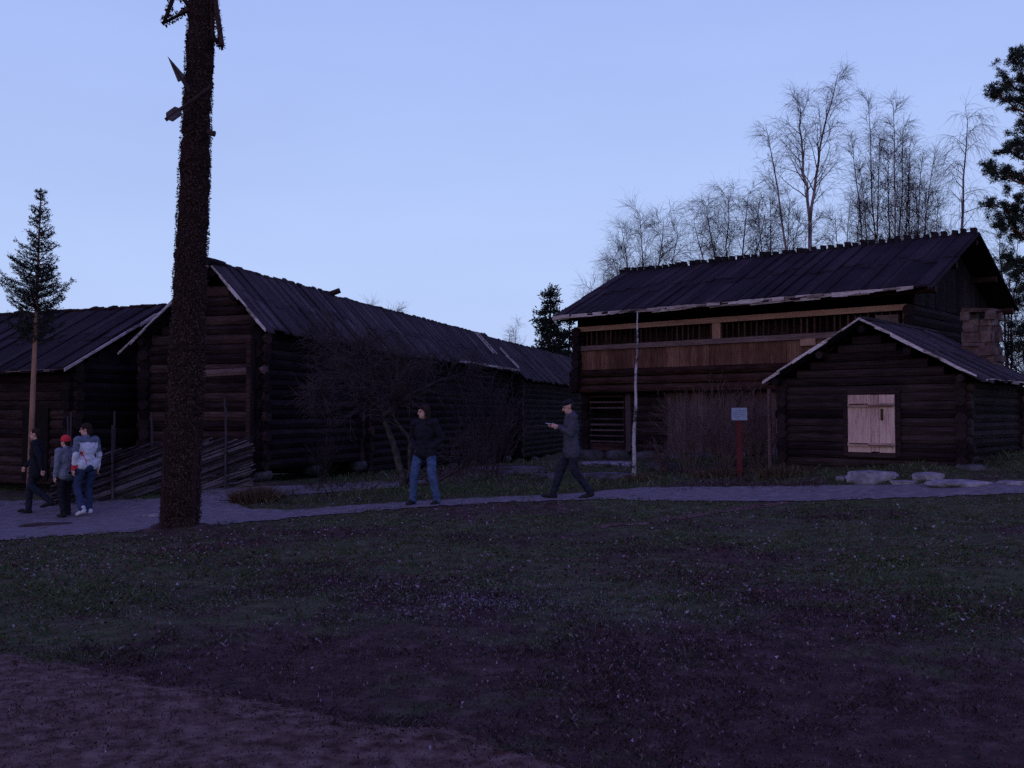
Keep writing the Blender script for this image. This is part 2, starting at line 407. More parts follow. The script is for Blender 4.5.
# trodden earth in the near left corner
DIRT = [(-9,8.2),(-5,7.3),(-3.6,6.95),(-2.6,6.3),(-1.6,5.85),(-.9,5.4),(-.3,5.15),(.1,4.75),(.6,4.35),(1.4,3.7),(3,2.5)]
def dirt_edge(x):
    return interp(DIRT, x)+.16*mnoise.noise(Vector((x*1.3, 2.2, 0)))+.10*mnoise.noise(Vector((x*4.1, 5.2, 0)))+.05*mnoise.noise(Vector((x*11, 9.2, 0)))
cols = np.arange(-9, 3, .05); rows = 46
pts = []
for x in cols:
    e = dirt_edge(x)
    for r in range(rows): pts.append((x, -1.5+(e+1.5)*r/(rows-1)))
pts = np.array(pts)
z = Tn(pts[:, 0], pts[:, 1])+.014
z -= np.tile(np.where(np.arange(rows) == rows-1, .02, 0), len(cols))
i = (np.arange(len(cols)-1)[:, None]*rows+np.arange(rows-1)[None, :]).ravel()
np_mesh('dirt', np.column_stack([pts, z]), np.stack([i, i+rows, i+rows+1, i+1], 1), 'dirt', 'structure')

# grass and fallen leaves
rs = np.random.RandomState(5)
edge_lo = np.array([[hit(px, interp(LOWER, px)).x, hit(px, interp(LOWER, px)).y] for px in range(-420, 1400, 20)])
edge_hi = np.array([[hit(px, interp(UPPER, px)).x, hit(px, interp(UPPER, px)).y] for px in range(-420, 1400, 20)])
o_lo = np.argsort(edge_lo[:, 0]); o_hi = np.argsort(edge_hi[:, 0])
dx_t = np.linspace(-9, 3, 600); dy_t = np.array([dirt_edge(x) for x in dx_t])
def on_lawn(x, y, tol=0.0):
    lo = np.interp(x, edge_lo[o_lo, 0], edge_lo[o_lo, 1]); hi = np.interp(x, edge_hi[o_hi, 0], edge_hi[o_hi, 1])
    path = (y > lo-.05+tol) & (y < hi+.05-tol)
    dirt = (x < 2.4) & (y < np.interp(x, dx_t, dy_t)-tol)
    return ~(path | dirt)
def scatter(nn, y0, y1, pw=1.0, spread=.62):
    u = rs.rand(nn)**pw
    y = y0+(y1-y0)*u
    x = (rs.rand(nn)*2-1)*(spread*y+1.0)
    return x, y
def blades(name, x, y, h, w, lean):
    nn = len(x); z = Tn(x, y)-.005
    a = rs.rand(nn)*6.283; la = rs.rand(nn)*6.283; ln = lean*rs.rand(nn)*h
    dx = np.cos(a)*w; dy = np.sin(a)*w
    v = np.empty((nn, 4, 3))
    v[:, 0] = np.stack([x-dx, y-dy, z], 1); v[:, 1] = np.stack([x+dx, y+dy, z], 1)
    mx = x+np.cos(la)*ln*.45; my = y+np.sin(la)*ln*.45
    v[:, 2] = np.stack([mx+dx*.7, my+dy*.7, z+h*.6], 1)
    v[:, 3] = np.stack([x+np.cos(la)*ln, y+np.sin(la)*ln, z+h*np.sqrt(np.maximum(.1, 1-(lean*.6)**2))], 1)
    idx = np.arange(nn)*4
    f = np.concatenate([np.stack([idx, idx+1, idx+2], 1), np.stack([idx, idx+2, idx+3], 1)])
    return np_mesh(name, v.reshape(-1, 3), f, 'blade', 'stuff')
x, y = scatter(330000, 3.6, 21, 1.15)
ragged = np.array([mnoise.noise(Vector((a*1.6, b*1.6, 51.0))) for a, b in zip(x, y)])
keep = (on_lawn(x, y) | (on_lawn(x, y, .30) & (ragged > .0)) | (on_lawn(x, y, .7) & (ragged > .32))) & (y < 30)
keep &= True
patch = np.array([mnoise.noise(Vector((a*.7, b*.7, 4.0)))*.6+mnoise.noise(Vector((a*2.6, b*2.6, 8.0)))*.6+mnoise.noise(Vector((a*7, b*7, 9.0)))*.4 for a, b in zip(x, y)])
keep &= rs.rand(len(x)) < np.clip(.60+patch*1.3, .06, 1)
x, y, patch = x[keep], y[keep], patch[keep]
h = (.022+.035*rs.rand(len(x))**2)*np.clip(1+.9*patch, .4, 1.9)*np.clip(.45+(y-3.5)*.12, .45, 1)
blades('grass', x, y, h, .0022+.0016*rs.rand(len(x))+.00022*y, 1.1)
# taller rough grass on the banks by the storehouse and the barn
x1, y1 = scatter(42000, 18.2, 27.5, 1.0, .5)
k = on_lawn(x1, y1) & (x1 > -4.5)
pn = np.array([mnoise.noise(Vector((a*.9, b*.9, 14.0))) for a, b in zip(x1, y1)])
k &= rs.rand(len(x1)) < np.clip(.5+pn, .1, 1)
x1, y1 = x1[k], y1[k]
blades('rough_grass', x1, y1, .07+.13*rs.rand(len(x1))**2, .006+.004*rs.rand(len(x1)), .9)

def flakes(name, x, y, size, mat):
    nn = len(x); z = Tn(x, y)+.016+.022*rs.rand(nn)
    a = rs.rand(nn)*6.283; c, s_ = np.cos(a)*size, np.sin(a)*size
    tz = (rs.rand(nn)-.5)*size*1.1; tz2 = (rs.rand(nn)-.5)*size*1.1
    v = np.empty((nn, 4, 3))
    v[:, 0] = np.stack([x-c, y-s_, z-tz+.01], 1); v[:, 1] = np.stack([x+s_*.6, y-c*.6, z+tz2], 1)
    v[:, 2] = np.stack([x+c, y+s_, z+tz+.01], 1); v[:, 3] = np.stack([x-s_*.6, y+c*.6, z-tz2], 1)
    idx = np.arange(nn)*4
    return np_mesh(name, v.reshape(-1, 3), np.stack([idx, idx+1, idx+2, idx+3], 1), mat, 'stuff')
x, y = scatter(26000, 3.6, 20, 1.1)
pl = np.array([mnoise.noise(Vector((a*.45, b*.6, 21.0))) for a, b in zip(x, y)])
k = on_lawn(x, y) & (rs.rand(len(x)) < np.clip(.3+1.3*pl, .05, 1))
xs, ys = [x[k]], [y[k]]
for px, py, sx, sy, nn in [(190,550,1.2,.7,420),(690,575,1.3,.6,420),(640,585,1.0,.5,220),(930,604,.7,.4,220),(470,606,.35,.25,110),(940,632,.6,.3,120),(30,570,1.4,.8,300),(800,600,1.5,.5,160),(380,560,2,.8,200)]:
    c = hit(px, py); xs.append(c.x+rs.randn(nn)*sx*.6); ys.append(c.y+rs.randn(nn)*sy)
xs = np.concatenate(xs); ys = np.concatenate(ys)
flakes('leaf_litter', xs, ys, (.010+.014*rs.rand(len(xs)))*np.clip(ys/9, .55, 1.1), 'leaf')
xp, yp = [], []
for px, py, sx, sy, nn in [(470,606,1.3,.5,1100),(560,600,1.6,.7,900),(350,590,1.8,.7,800),(640,640,1.5,.5,500),(760,600,1.6,.6,500),(480,605,.3,.12,350)]:
    c = hit(px, py); xp.append(c.x+rs.randn(nn)*sx*.6); yp.append(c.y+rs.randn(nn)*sy)
xp = np.concatenate(xp); yp = np.concatenate(yp)
flakes('pale_chaff', xp, yp, .004+.008*rs.rand(len(xp)), 'chaff')
xm, ym = scatter(30000, 3.6, 20, 1.1); k = on_lawn(xm, ym); xm, ym = xm[k], ym[k]
flakes('leaf_litter', xm, ym, (.005+.008*rs.rand(len(xm)))*np.clip(ym/8, .6, 1.5), 'leaf')
xd, yd = scatter(30000, 3.4, 8.4, 1.0)
pd_ = np.array([mnoise.noise(Vector((a*1.1, b*1.6, 31.0))) for a, b in zip(xd, yd)])
k = ~on_lawn(xd, yd) & (rs.rand(len(xd)) < np.clip(.18+1.1*pd_, .03, 1)); xd, yd = xd[k], yd[k]
flakes('leaf_litter', xd, yd, .003+.010*rs.rand(len(xd))**2, 'leaf')
xg, yg = scatter(26000, 3.4, 8.4, 1.0); k = ~on_lawn(xg, yg); xg, yg = xg[k], yg[k]
flakes('grit', xg, yg, .003+.005*rs.rand(len(xg)), 'chaff_dark')
xt, yt = scatter(110000, 3.4, 9, 1.0, .9)
de = np.array([dirt_edge(q) for q in xt]); pt_ = np.array([mnoise.noise(Vector((a*2.3, b*2.3, 41.0))) for a, b in zip(xt, yt)])
k = (yt < de+.05) & (rs.rand(len(xt)) < np.exp(-(de-yt)/.38)*np.clip(.7+pt_, 0, 1)+.012*np.clip(pt_*3, 0, 1)); xt, yt = xt[k], yt[k]
blades('sparse_grass', xt, yt, .015+.03*rs.rand(len(xt)), .003+.002*rs.rand(len(xt)), 1.2)

# ------------------------------------------------------------------ log building helpers
def log_run(mb, ax, c, a, b, z0, z1, d, ext=.2, lim=None):
    """horizontal logs along ax ('x'/'y') at cross coordinate c between a..b; lim(z)->(lo,hi) cuts gables"""
    z = z0+d/2; k = 0
    while z < z1:
        lo, hi = (a-ext*rng.uniform(.8, 1.2), b+ext*rng.uniform(.8, 1.2))
        if lim:
            l2, h2 = lim(z+d*.5); lo = max(lo, l2); hi = min(hi, h2)
        if hi-lo > .25:
            if ax == 'x': mb.log((lo, c, z), (hi, c, z), d*.60)
            else: mb.log((c, lo, z), (c, hi, z), d*.60)
        z += d*.97; k += 1
def slope_boards(mb, ax, a, b, e0, ez, r0, rz, w=.19, th=.045, jit=.02, over=.0):
    """roof boards side by side from a to b along ax, each running from eave (e0,ez) to ridge (r0,rz)"""
    p = a; k = 0
    while p < b-.02:
        ww = min(w*rng.uniform(.75, 1.25), b-p)
        up = .020*(k % 2)+rng.uniform(0, jit)
        sh = rng.uniform(-.09, .06)
        dx, dz = r0-e0, rz-ez; L = math.hypot(dx, dz)
        ex, ezz = e0+dx/L*sh, ez+dz/L*sh
        q0, q1 = p-.012, p+ww+.012
        def pt(t, u, zz): return (t, u, zz) if ax == 'x' else (u, t, zz)
        ro = over*rng.uniform(.6, 1.3)
        rx, rzz = r0+dx/L*ro, rz+dz/L*ro
        w1 = rng.uniform(-.012, .012); cut = rng.uniform(.42, .62)
        mx_, mz_ = ex+(rx-ex)*cut, ezz+(rzz-ezz)*cut
        ov = .10; ox, oz = mx_-dx/L*ov, mz_-dz/L*ov
        u2 = up+.016+rng.uniform(0, .014)
        s0 = rng.uniform(-.012, .012)
        mb.hexa([pt(q0, ex, ezz+up+s0), pt(q1, ex, ezz+up+w1+s0), pt(q1, mx_, mz_+up+w1), pt(q0, mx_, mz_+up),
                 pt(q0, ex, ezz+up+th+s0), pt(q1, ex, ezz+up+th+w1+s0), pt(q1, mx_, mz_+up+th+w1), pt(q0, mx_, mz_+up+th)])
        w1 = rng.uniform(-.012, .012); g0 = rng.uniform(-.01, .01); q0 += g0; q1 += g0
        mb.hexa([pt(q0, ox, oz+u2), pt(q1, ox, oz+u2+w1), pt(q1, rx, rzz+u2+w1), pt(q0, rx, rzz+u2),
                 pt(q0, ox, oz+u2+th), pt(q1, ox, oz+u2+th+w1), pt(q1, rx, rzz+u2+th+w1), pt(q0, rx, rzz+u2+th)])
        p += ww; k += 1
def splinter_strip(mb, p0, p1, width, th, nseg, gap=.12, out=(0, 0, 0)):
    """a pale, broken edge board: uneven overlapping lengths"""
    p0 = Vector(p0); p1 = Vector(p1); o = Vector(out)
    for i in range(nseg):
        thin = rng.random() < gap
        t0 = i/nseg-.006; t1 = (i+1)/nseg+rng.uniform(.0, .15)/nseg
        a = p0.lerp(p1, max(0, t0)); b = p0.lerp(p1, min(1, t1))
        w = width*(rng.uniform(.12, .22) if thin else rng.uniform(.45, 1.1)); dz = rng.uniform(-.012, .012); dz2 = rng.uniform(-.012, .012)
        n_ = o*(th*rng.uniform(.8, 1.5))+o*.004*(i % 3)
        a0 = a+Vector((0, 0, dz)); b0 = b+Vector((0, 0, dz2))
        w2 = w*rng.uniform(.6, 1.1)
        mb.hexa([a0+Vector((0,0,-w)), b0+Vector((0,0,-w2)), b0+Vector((0,0,-w2))+n_, a0+Vector((0,0,-w))+n_, a0, b0, b0+n_, a0+n_])
def boards_z(mb, x0, x1, y, z0, z1, w=.17, th=.03, gap=.006, jz=.0, jy=.008):
    p = x0
    while p < x1-.02:
        ww = min(w*rng.uniform(.75, 1.25), x1-p)
        yy = y+rng.uniform(-jy, jy)
        mb.box(p+gap/2, p+ww-gap/2, yy-th/2, yy+th/2, z0+rng.uniform(-jz, jz), z1+rng.uniform(-jz, jz))
        p += ww
def posed(v): return v

# ------------------------------------------------------------------ storehouse (behind, right)
SB = .25                                         # local base height
store = thing('storehouse', 'two-storey timber storehouse with an open gallery and a ridge of wooden pegs, behind the cabin', 'storehouse', (1.56, 29.4, SB), math.atan2(-.654, .757))
O = (0, 0, SB)
X0, X1, YF, YB = 0.0, 9.85, .55, 6.35
LX = 10.55; RY = 3.45; EZ, RZ = 4.52, 6.12
m = MB(O)
log_run(m, 'x', 1.02, X0+1.9, X1, .55, 2.5, .23, .15)
m.build('front_wall', 'log_x', store)
m = MB(O); log_run(m, 'x', YB, X0, X1, .55, 4.4, .24, .2)
m.build('back_wall', 'log_x', store)
m = MB(O)
gl = lambda zz: (YF-.3, YB+.3) if zz < 4.3 else (YF+(zz-4.3)*1.9, YB-(zz-4.3)*1.9)
log_run(m, 'y', X1, 1.0, YB, .55, 2.3, .24, .2)
log_run(m, 'y', X1, YF, YB, 2.3, 4.25, .24, .2)
m.build('side_wall', 'log_y', store); m = MB(O)
log_run(m, 'y', X0+.1, 1.0, YB, .55, 2.3, .24, .2)
log_run(m, 'y', X0+.1, YF, YB, 2.3, 4.25, .24, .2)
m.build('side_wall', 'log_y', store)
for xx in (X1+.03, X0+.03):      # gable boarding above the logs
    m = MB(O); p = YF+.05
    while p < YB:
        top = EZ-.12+min(p-.0, 2*RY-p)*(RZ-EZ)/RY
        w_ = .2*rng.uniform(.8, 1.2)
        m.box(xx-.02, xx+.02+rng.uniform(0, .015), p, p+w_-.008, 4.2, top-.05)
        p += w_
    m.build('gable_boarding', 'log_y', store)
m = MB(O)      # overhanging gallery floor beams
for k in range(3):
    m.log((X0-.2, YF+.02, 2.36+k*.23), (X1+.2, YF+.02, 2.36+k*.23), .125)
m.box(X0+.1, X1, YF+.1, 1.1, 2.30, 2.36)
m.build('gallery_beam', 'beam', store)
m = MB(O)
boards_z(m, X0+.05, X1-.05, YF-.02, 2.93, 3.50, .16)
m.build('gallery_boarding', 'board_z', store)
m = MB(O); m.box(X0-.02, X1, YF-.10, YF+.04, 3.50, 3.64, .006); m.build('gallery_rail', 'grey_rail', store)
m = MB(O); m.box(X0+.02, X1-.1, YF-.09, YF+.06, 4.07, 4.21, .006); m.build('top_beam', 'new_wood', store)
for xa, ww, mt in ((X0+.12, .12, 'board_z'), (4.72, .24, 'new_wood_z'), (X1-.12, .16, 'board_z')):
    m = MB(O); m.box(xa-ww/2, xa+ww/2, YF-.045, YF+.05, 3.64, 4.07); m.build('post', mt, store)
m = MB(O)
for k in range(56):
    xx = X0+.2+k*.172+rng.uniform(-.02, .02)
    m.box(xx-.022, xx+.022, YF+.03, YF+.05, 3.62, 4.09)
m.build('slats', 'beam', store)
m = MB(O); m.box(7.12, 7.52, YF-.105, YF-.075, 3.33, 3.52, .006); m.build('patch_board', 'new_wood', store)
m = MB(O); m.box(9.0, 9.55, YF-.04, YF+.0, 3.66, 3.98, .01); m.build('gap_board', 'grey_rail', store)
m = MB(O)      # boarding set back inside the gallery, seen through the long openings
boards_z(m, X0+.2, X1-.1, YF+.55, 2.95, 4.25, .2, .03, .02)
m.build('inner_boarding', 'log_x', store)
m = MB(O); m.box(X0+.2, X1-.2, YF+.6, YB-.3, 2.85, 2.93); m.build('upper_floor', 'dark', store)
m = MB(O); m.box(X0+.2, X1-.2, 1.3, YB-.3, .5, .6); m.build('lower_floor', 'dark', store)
# ground floor front: barred gate, post, half door, boarding
gate = MB(O); gate.box(.18, .26, .93, 1.0, .68, 2.28); gate.box(1.40, 1.48, .93, 1.0, .68, 2.28); gate.box(.20, 1.46, .94, .99, 2.18, 2.27); gate.box(.20, 1.46, .94, .99, .69, .78)
gt = gate.build('gate', 'log_x', store)
m = MB(O)
for k in range(9):
    zz = .80+k*.165
    if k == 5: continue
    m.box(.2, 1.46, .905, .935, zz, zz+.045, .006)
m.build('bars', 'grey_board_z', gt)
m = MB(O); m.box(.15, 1.8, .95, 1.2, .55, .70, .01); m.build('sill', 'beam', store)
m = MB(O); m.box(1.56, 1.74, .84, 1.02, .55, 2.3, .006); m.build('corner_post', 'grey_board_z', store)
m = MB(O); boards_z(m, 2.05, 2.95, 1.28, .6, 1.65, .16); m.build('door', 'board_z', store)
m = MB(O); boards_z(m, 2.98, X1-.1, .86, .55, 2.30, .16); m.build('front_boarding', 'grey_board_z', store)
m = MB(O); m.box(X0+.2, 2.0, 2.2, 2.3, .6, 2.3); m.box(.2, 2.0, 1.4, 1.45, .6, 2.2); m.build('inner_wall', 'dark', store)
# roof
m = MB(O)
slope_boards(m, 'x', -.36, LX, -.12, EZ-.055, RY, RZ, .2, .05, .03, .04)
slope_boards(m, 'x', -.36, LX, 2*RY+.12, EZ-.055, RY, RZ, .2, .05, .03, .0)
roof = m.build('roof', 'roof', store)
m = MB(O)
splinter_strip(m, (-.33, -.15, EZ+.0), (LX-.42, -.15, EZ+.01), .10, .03, 34, .08, (0, -1, 0))
m.build('eaves_board', 'pale', roof); m = MB(O)
splinter_strip(m, (-.33, -.12, EZ-.05), (LX-.9, -.12, EZ-.05), .08, .03, 17, .25, (0, -1, 0))
m.build('eaves_board', 'pale', roof)
for k in range(47):
    xx = -.3+k*(LX+.25)/46.3+rng.uniform(-.02, .02)
    m = MB(O)
    w_ = rng.uniform(.050, .068); h_ = rng.uniform(.17, .235); t_ = rng.uniform(-.05, .02)
    m.hexa([(xx-w_, RY-.09, RZ-.02), (xx+w_, RY-.09, RZ-.02), (xx+w_, RY+.09, RZ-.02), (xx-w_, RY+.09, RZ-.02),
            (xx-w_*1.05+t_, RY-.13, RZ+h_), (xx+w_*1.05+t_, RY-.13, RZ+h_*rng.uniform(.85, 1)), (xx+w_*.9+t_, RY+.05, RZ+h_), (xx-w_*.9+t_, RY+.05, RZ+h_)])
    m.build('ridge_peg', 'roof', roof)
m = MB(O)
for yy in (.25, 1.8, RY, 5.1, 2*RY-.25):
    zz = EZ-.16+min(yy, 2*RY-yy)*(RZ-EZ)/RY
    m.log((-.34, yy, zz), (LX-.05, yy, zz), .09)
m.build('purlins', 'beam', roof)
# dry-stone footing
for k in range(11):
    xx = .3+k*.95
    m = MB(O); m.blob((xx, .95, .38), (.42, .34, .30), 40+k, .3, 3, .55)
    m.build('footing_stone', 'stone_dark', store, True)

# ------------------------------------------------------------------ small cabin with shutter
CB = .40
cabin = thing('log_cabin', 'small dark log cabin with a pale shutter in its gable and a stone chimney', 'cabin', (5.2, 20.7, CB), math.atan2(-.654, .757))
O = (0, 0, CB)
CW = 4.13; CD = 4.25; CE = 2.27; CR = 3.40; cx0, cx1, cyf, cyb = .32, 3.83, .36, 3.95
sl = (CR-CE)/(CW/2)
lim = lambda zz: ((zz-CE+.10)/sl, CW-(zz-CE+.10)/sl) if zz > CE+.05 else (-9, 9)
for cy_ in (cyf, cyb):
    m = MB(O); log_run(m, 'x', cy_, cx0, cx1, .42, CR-.12, .165, .16, lim); m.build('gable_wall', 'log_x', cabin)
for cx_ in (cx0, cx1):
    m = MB(O); log_run(m, 'y', cx_, cyf, cyb, .50, CE+.02, .165, .16); m.build('side_wall', 'log_y', cabin)
sx0, sx1, sz0, sz1 = 1.70, 2.62, .88, 2.00
m = MB(O); yb = cyf-.13
pq = sx0
for w_ in (.46, .16, .30):
    m.box(pq+.004, pq+w_-.004, yb-.015+rng.uniform(-.004,.004), yb+.02, sz0+rng.uniform(-.01,.01), sz1+rng.uniform(-.01,.01)); pq += w_
sh = m.build('shutter', 'shutter', cabin)
for zz in (sz0+.14, sz1-.21):
    m = MB(O); m.box(sx0+.01, sx1-.01, yb-.05, yb-.018, zz-.035, zz+.035, .004); m.build('batten', 'shutter_x', sh)
    m = MB(O); m.box(sx0+.05, sx0+.42, yb-.060, yb-.052, zz+.012, zz+.03); m.box(sx1-.5, sx1-.02, yb-.060, yb-.052, zz-.02, zz-.005); m.build('strap_hinge', 'iron', sh)
m = MB(O); m.box(2.36, 2.40, yb-.045, yb-.017, 1.50, 1.72); m.build('latch', 'iron', sh)
m = MB(O)
for xa in (sx0-.05, sx1+.05): m.box(xa-.05, xa+.05, cyf-.12, cyf+.05, sz0-.08, sz1+.08, .004)
m.box(sx0, sx1, cyf-.12, cyf+.05, sz1+.012, sz1+.10); m.box(sx0, sx1, cyf-.12, cyf+.05, sz0-.10, sz0-.012)
m.build('shutter_frame', 'log_x', cabin)
m = MB(O)
slope_boards(m, 'y', 0, CD, -.02, CE-.01, CW/2, CR, .19, .045, .02)
slope_boards(m, 'y', 0, CD, CW+.10, CE-.05, CW/2, CR, .19, .045, .02)
m.box(CW/2-.09, CW/2+.09, -.02, CD, CR+.06, CR+.11, .01)
roof = m.build('roof', 'roof_x', cabin)
m = MB(O)
splinter_strip(m, (.0, -.02, CE+.04), (CW/2, -.02, CR+.09), .075, .025, 6, 0, (0, -1, 0)); m.build('verge_board', 'pale', roof)
m = MB(O); splinter_strip(m, (CW/2, -.02, CR+.09), (CW+.05, -.02, CE+.04), .075, .025, 7, 0, (0, -1, 0))
m.build('verge_board', 'pale', roof)
m = MB(O); splinter_strip(m, (CW+.12, .2, CE-.01), (CW+.12, CD-.1, CE-.01), .06, .02, 9, .45, (1, 0, 0)); m.build('eaves_board', 'pale_y', roof)
m = MB(O)
for xa in (.25, 1.2, CW/2, CW-1.2, CW-.25):
    zz = CE-.13+min(xa, CW-xa)*sl
    m.log((xa, .02, zz), (xa, CD-.05, zz), .075)
m.build('purlins', 'log_y', roof)
# stone chimney, stones laid in rough courses with a raised cap slab
m = MB(O); chx, chy = 3.22, 3.75
m.box(chx-.27, chx+.27, chy-.27, chy+.27, .5, 3.62)
ch = m.build('chimney', 'mortar', cabin)
m = MB(O); zz = 2.05; k = 0
while zz < 3.60:
    hh = rng.uniform(.09, .22); grow = .05 if zz < 2.95 else 0.0
    for side in range(4):
        p = -.29-grow
        while p < .27+grow:
            w_ = min(rng.uniform(.20, .46), .30+grow-p)
            o_ = rng.uniform(-.04, .045)+grow
            c0, c1 = p, p+w_-.015
            if side == 0: m.box(chx+c0, chx+c1, chy-.30-o_, chy-.20, zz, zz+hh-.008, .026)
            if side == 1: m.box(chx+c0, chx+c1, chy+.20, chy+.30+o_, zz, zz+hh-.008, .026)
            if side == 2: m.box(chx-.30-o_, chx-.20, chy+c0, chy+c1, zz, zz+hh-.008, .026)
            if side == 3: m.box(chx+.20, chx+.30+o_, chy+c0, chy+c1, zz, zz+hh-.008, .026)
            p += w_
    zz += hh; k += 1
m.build('stonework', 'chim', ch)
m = MB(O)
for ax_, ay_ in ((-.25,-.25),(.25,-.25),(.25,.25),(-.25,.25)): m.box(chx+ax_-.09, chx+ax_+.09, chy+ay_-.09, chy+ay_+.09, 3.62, 3.80, .012)
m.box(chx-.32, chx+.31, chy-.31, chy+.31, 3.80, 3.87, .025)
m.build('cap', 'chim', ch)
for k in range(6):
    m = MB(O); xx = .35+k*.68
    m.blob((xx, cyf, .36+.03*k), (.32, .26, .16), 70+k, .3, 3, .5); m.build('footing_stone', 'stone_dark', cabin, True)

# ------------------------------------------------------------------ barn row (left, running away)
BA = math.atan2(-.277, .961)
U = Vector((.277, .961, 0)); V = Vector((.961, -.277, 0))
BO = Vector((-5.5, 22.0, 0))
def barn(name, label, y0, y1, base, ridge, ez_r, ez_l, xl, xr, rx, front, pale_eave, pale_end):
    w = BO+U*y0
    bz = base
    b = thing(name, label, 'barn', (w.x, w.y, bz), BA, 'log barns standing in a row')
    O = (0, 0, bz); L = y1-y0
    sr = (ridge-ez_r)/(xr-rx); s2 = (ridge-ez_l)/(rx-xl)
    wl, wr = xl+.42, xr-.28
    top = lambda x_: ridge-(x_-rx)*sr if x_ > rx else ridge-(rx-x_)*s2
    def lim(zz):
        z = zz+.1
        lo = rx-(ridge-z)/s2 if z > ez_l else -99
        hi = rx+(ridge-z)/sr if z > ez_r else 99
        return lo, hi
    yf = .38 if front else .1
    for y_ in (yf, L-.4):
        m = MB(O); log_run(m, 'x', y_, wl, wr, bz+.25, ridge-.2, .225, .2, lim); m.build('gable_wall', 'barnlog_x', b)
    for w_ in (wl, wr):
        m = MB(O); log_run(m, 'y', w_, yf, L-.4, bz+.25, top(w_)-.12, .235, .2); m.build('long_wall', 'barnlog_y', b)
    for k in range(max(3, int(L/1.9))):
        m = MB(O); m.blob((wr, yf+.1+k*(L-.8)/max(2, int(L/1.9)-1), bz+.12), (.24, .3, .2), 90+k+int(y0), .3, 2, .5)
        m.build('footing_stone', 'stone_dark', b, True)
    m = MB(O)
    slope_boards(m, 'y', 0, L, xr+.1, ez_r-.1*sr*.6, rx, ridge, .21, .05, .035, .07)
    slope_boards(m, 'y', 0, L, xl-.1, ez_l-.1*s2, rx, ridge, .21, .05, .035, .03)
    rf = m.build('roof', 'roof_x', b)
    m = MB(O)
    for xa in (wr+.02, (wr+rx)/2, rx, (wl+rx)/2, wl+.02):
        m.log((xa, .03, top(xa)-.13), (xa, L-.03, top(xa)-.13), .085)
    m.build('purlins', 'barnlog_y', rf)
    if front:
        m = MB(O)
        splinter_strip(m, (rx, -.02, ridge+.07), (xr+.1, -.02, ez_r+.0), .10, .03, 6, 0, (0, -1, 0)); m.build('verge_board', 'pale', rf); m = MB(O)
        splinter_strip(m, (xl-.1, -.02, ez_l-.02), (rx, -.02, ridge+.07), .09, .03, 7, 0, (0, -1, 0))
        m.build('verge_board', 'pale', rf)
        m = MB(O); m.log((rx-.02, -.14, ridge+.10), (rx-.02, .5, ridge+.10), .10); m.build('ridge_log', 'barnlog_y', rf)
    if pale_eave:
        m = MB(O); a_, c_ = pale_eave
        splinter_strip(m, (xr+.17, a_, ez_r+.06), (xr+.17, c_, ez_r+.06), .10, .03, 12, 0, (1, 0, 0)); m.build('eaves_board', 'pale_y', rf)
    if pale_end:
        m = MB(O)
        splinter_strip(m, (rx+(xr-rx)*.45, L+.01, ridge-(xr-rx)*.45*sr+.24), (xr+.1, L+.01, ez_r+.20), .20, .05, 3, 0, (0, -1, 0))
        m.build('verge_board', 'pale', rf)
    return b
b1 = barn('log_barn', 'nearest log barn with its gable end behind the roundpole fence and the maypole', 0, 5.9, T(-6, 22.5), 4.93, 3.50, 3.05, -3.6, 0, -1.3, True, None, None)
b2 = barn('log_barn', 'long middle log barn behind the bare apple tree, with a pale strip along its eaves', 5.9, 20.5, -.3, 4.86, 3.42, 2.95, -3.6, .02, -1.3, False, (6.8, 14.4), True)
b3 = barn('log_barn', 'farthest log barn of the row, next to the two-storey storehouse', 20.55, 41, -.45, 4.82, 3.10, 2.8, -3.8, .35, -1.4, False, None, None)
m = MB((0, 0, -.3)); m.log((-1.45, -.1, 4.94), (-1.02, .05, 5.10), .075); m.build('ridge_log', 'barnlog_x', b2)
# lighter repair log on the near gable, pale window slits low in the long wall
m = MB((0, 0, b1.location.z)); m.log((-1.9, .30, 2.53), (-.1, .29, 2.60), .105); m.build('repair_log', 'grey_rail', b1)
m = MB((0, 0, b1.location.z)); m.box(-.42, -.30, .02, .24, .2, 3.3, .01); m.build('corner_post', 'barnlog_x', b1)
# roof ladder lying on the middle barn's roof
lad = thing('roof_ladder', 'short weathered ladder lying on the roof of the middle barn', 'ladder', (*(BO+U*18.6+V*(-.75)).xy, 4.45), BA)
O = (0, 0, 0); pr = -(4.86-3.42)/1.32
for yy in (0, .4):
    m = MB(O); m.tube([(-.45, yy, -.45*pr+.0), (.35, yy, .35*pr+.0)], .035, 6); m.build('rail', 'pale_y', lad)
for k in range(4):
    m = MB(O); xx = -.35+k*.2; m.tube([(xx, 0, xx*pr+.03), (xx, .4, xx*pr+.03)], .022, 5); m.build('rung', 'pale_y', lad)

# ------------------------------------------------------------------ shed at far left
SA = R(-24)
SBz = T(-10.5, 22.5)
shed = thing('log_shed', 'low dark log shed with a board roof at the left edge, behind the spruce pole', 'shed', (-9.8, 22.0, SBz), SA)
O = (0, 0, SBz)
sl_ = (4.22-2.60)/3.0
m = MB(O); log_run(m, 'x', .5, -9, -.35, SBz+.2, 2.72, .22, .2); m.build('front_wall', 'barnlog_x', shed)
for x_ in (-.35, -4.6):
    m = MB(O); log_run(m, 'y', x_, .5, 5.2, SBz+.2, 2.75, .22, .2); m.build('side_wall', 'barnlog_y', shed)
m = MB(O)
for k in range(14):
    yy = .55+k*.33; zt = 2.55+min(yy, 6-yy)*sl_-.1
    m.box(-.37, -.33, yy, yy+.32, 2.6, zt)
m.build('gable_boarding', 'barnlog_y', shed)
m = MB(O)
slope_boards(m, 'x', -9.3, 0, -.1, 2.60-.06, 3.0, 4.22, .23, .05, .05, .08)
slope_boards(m, 'x', -9.3, 0, 5.5, 2.9, 3.0, 4.22, .23, .05, .05, .03)
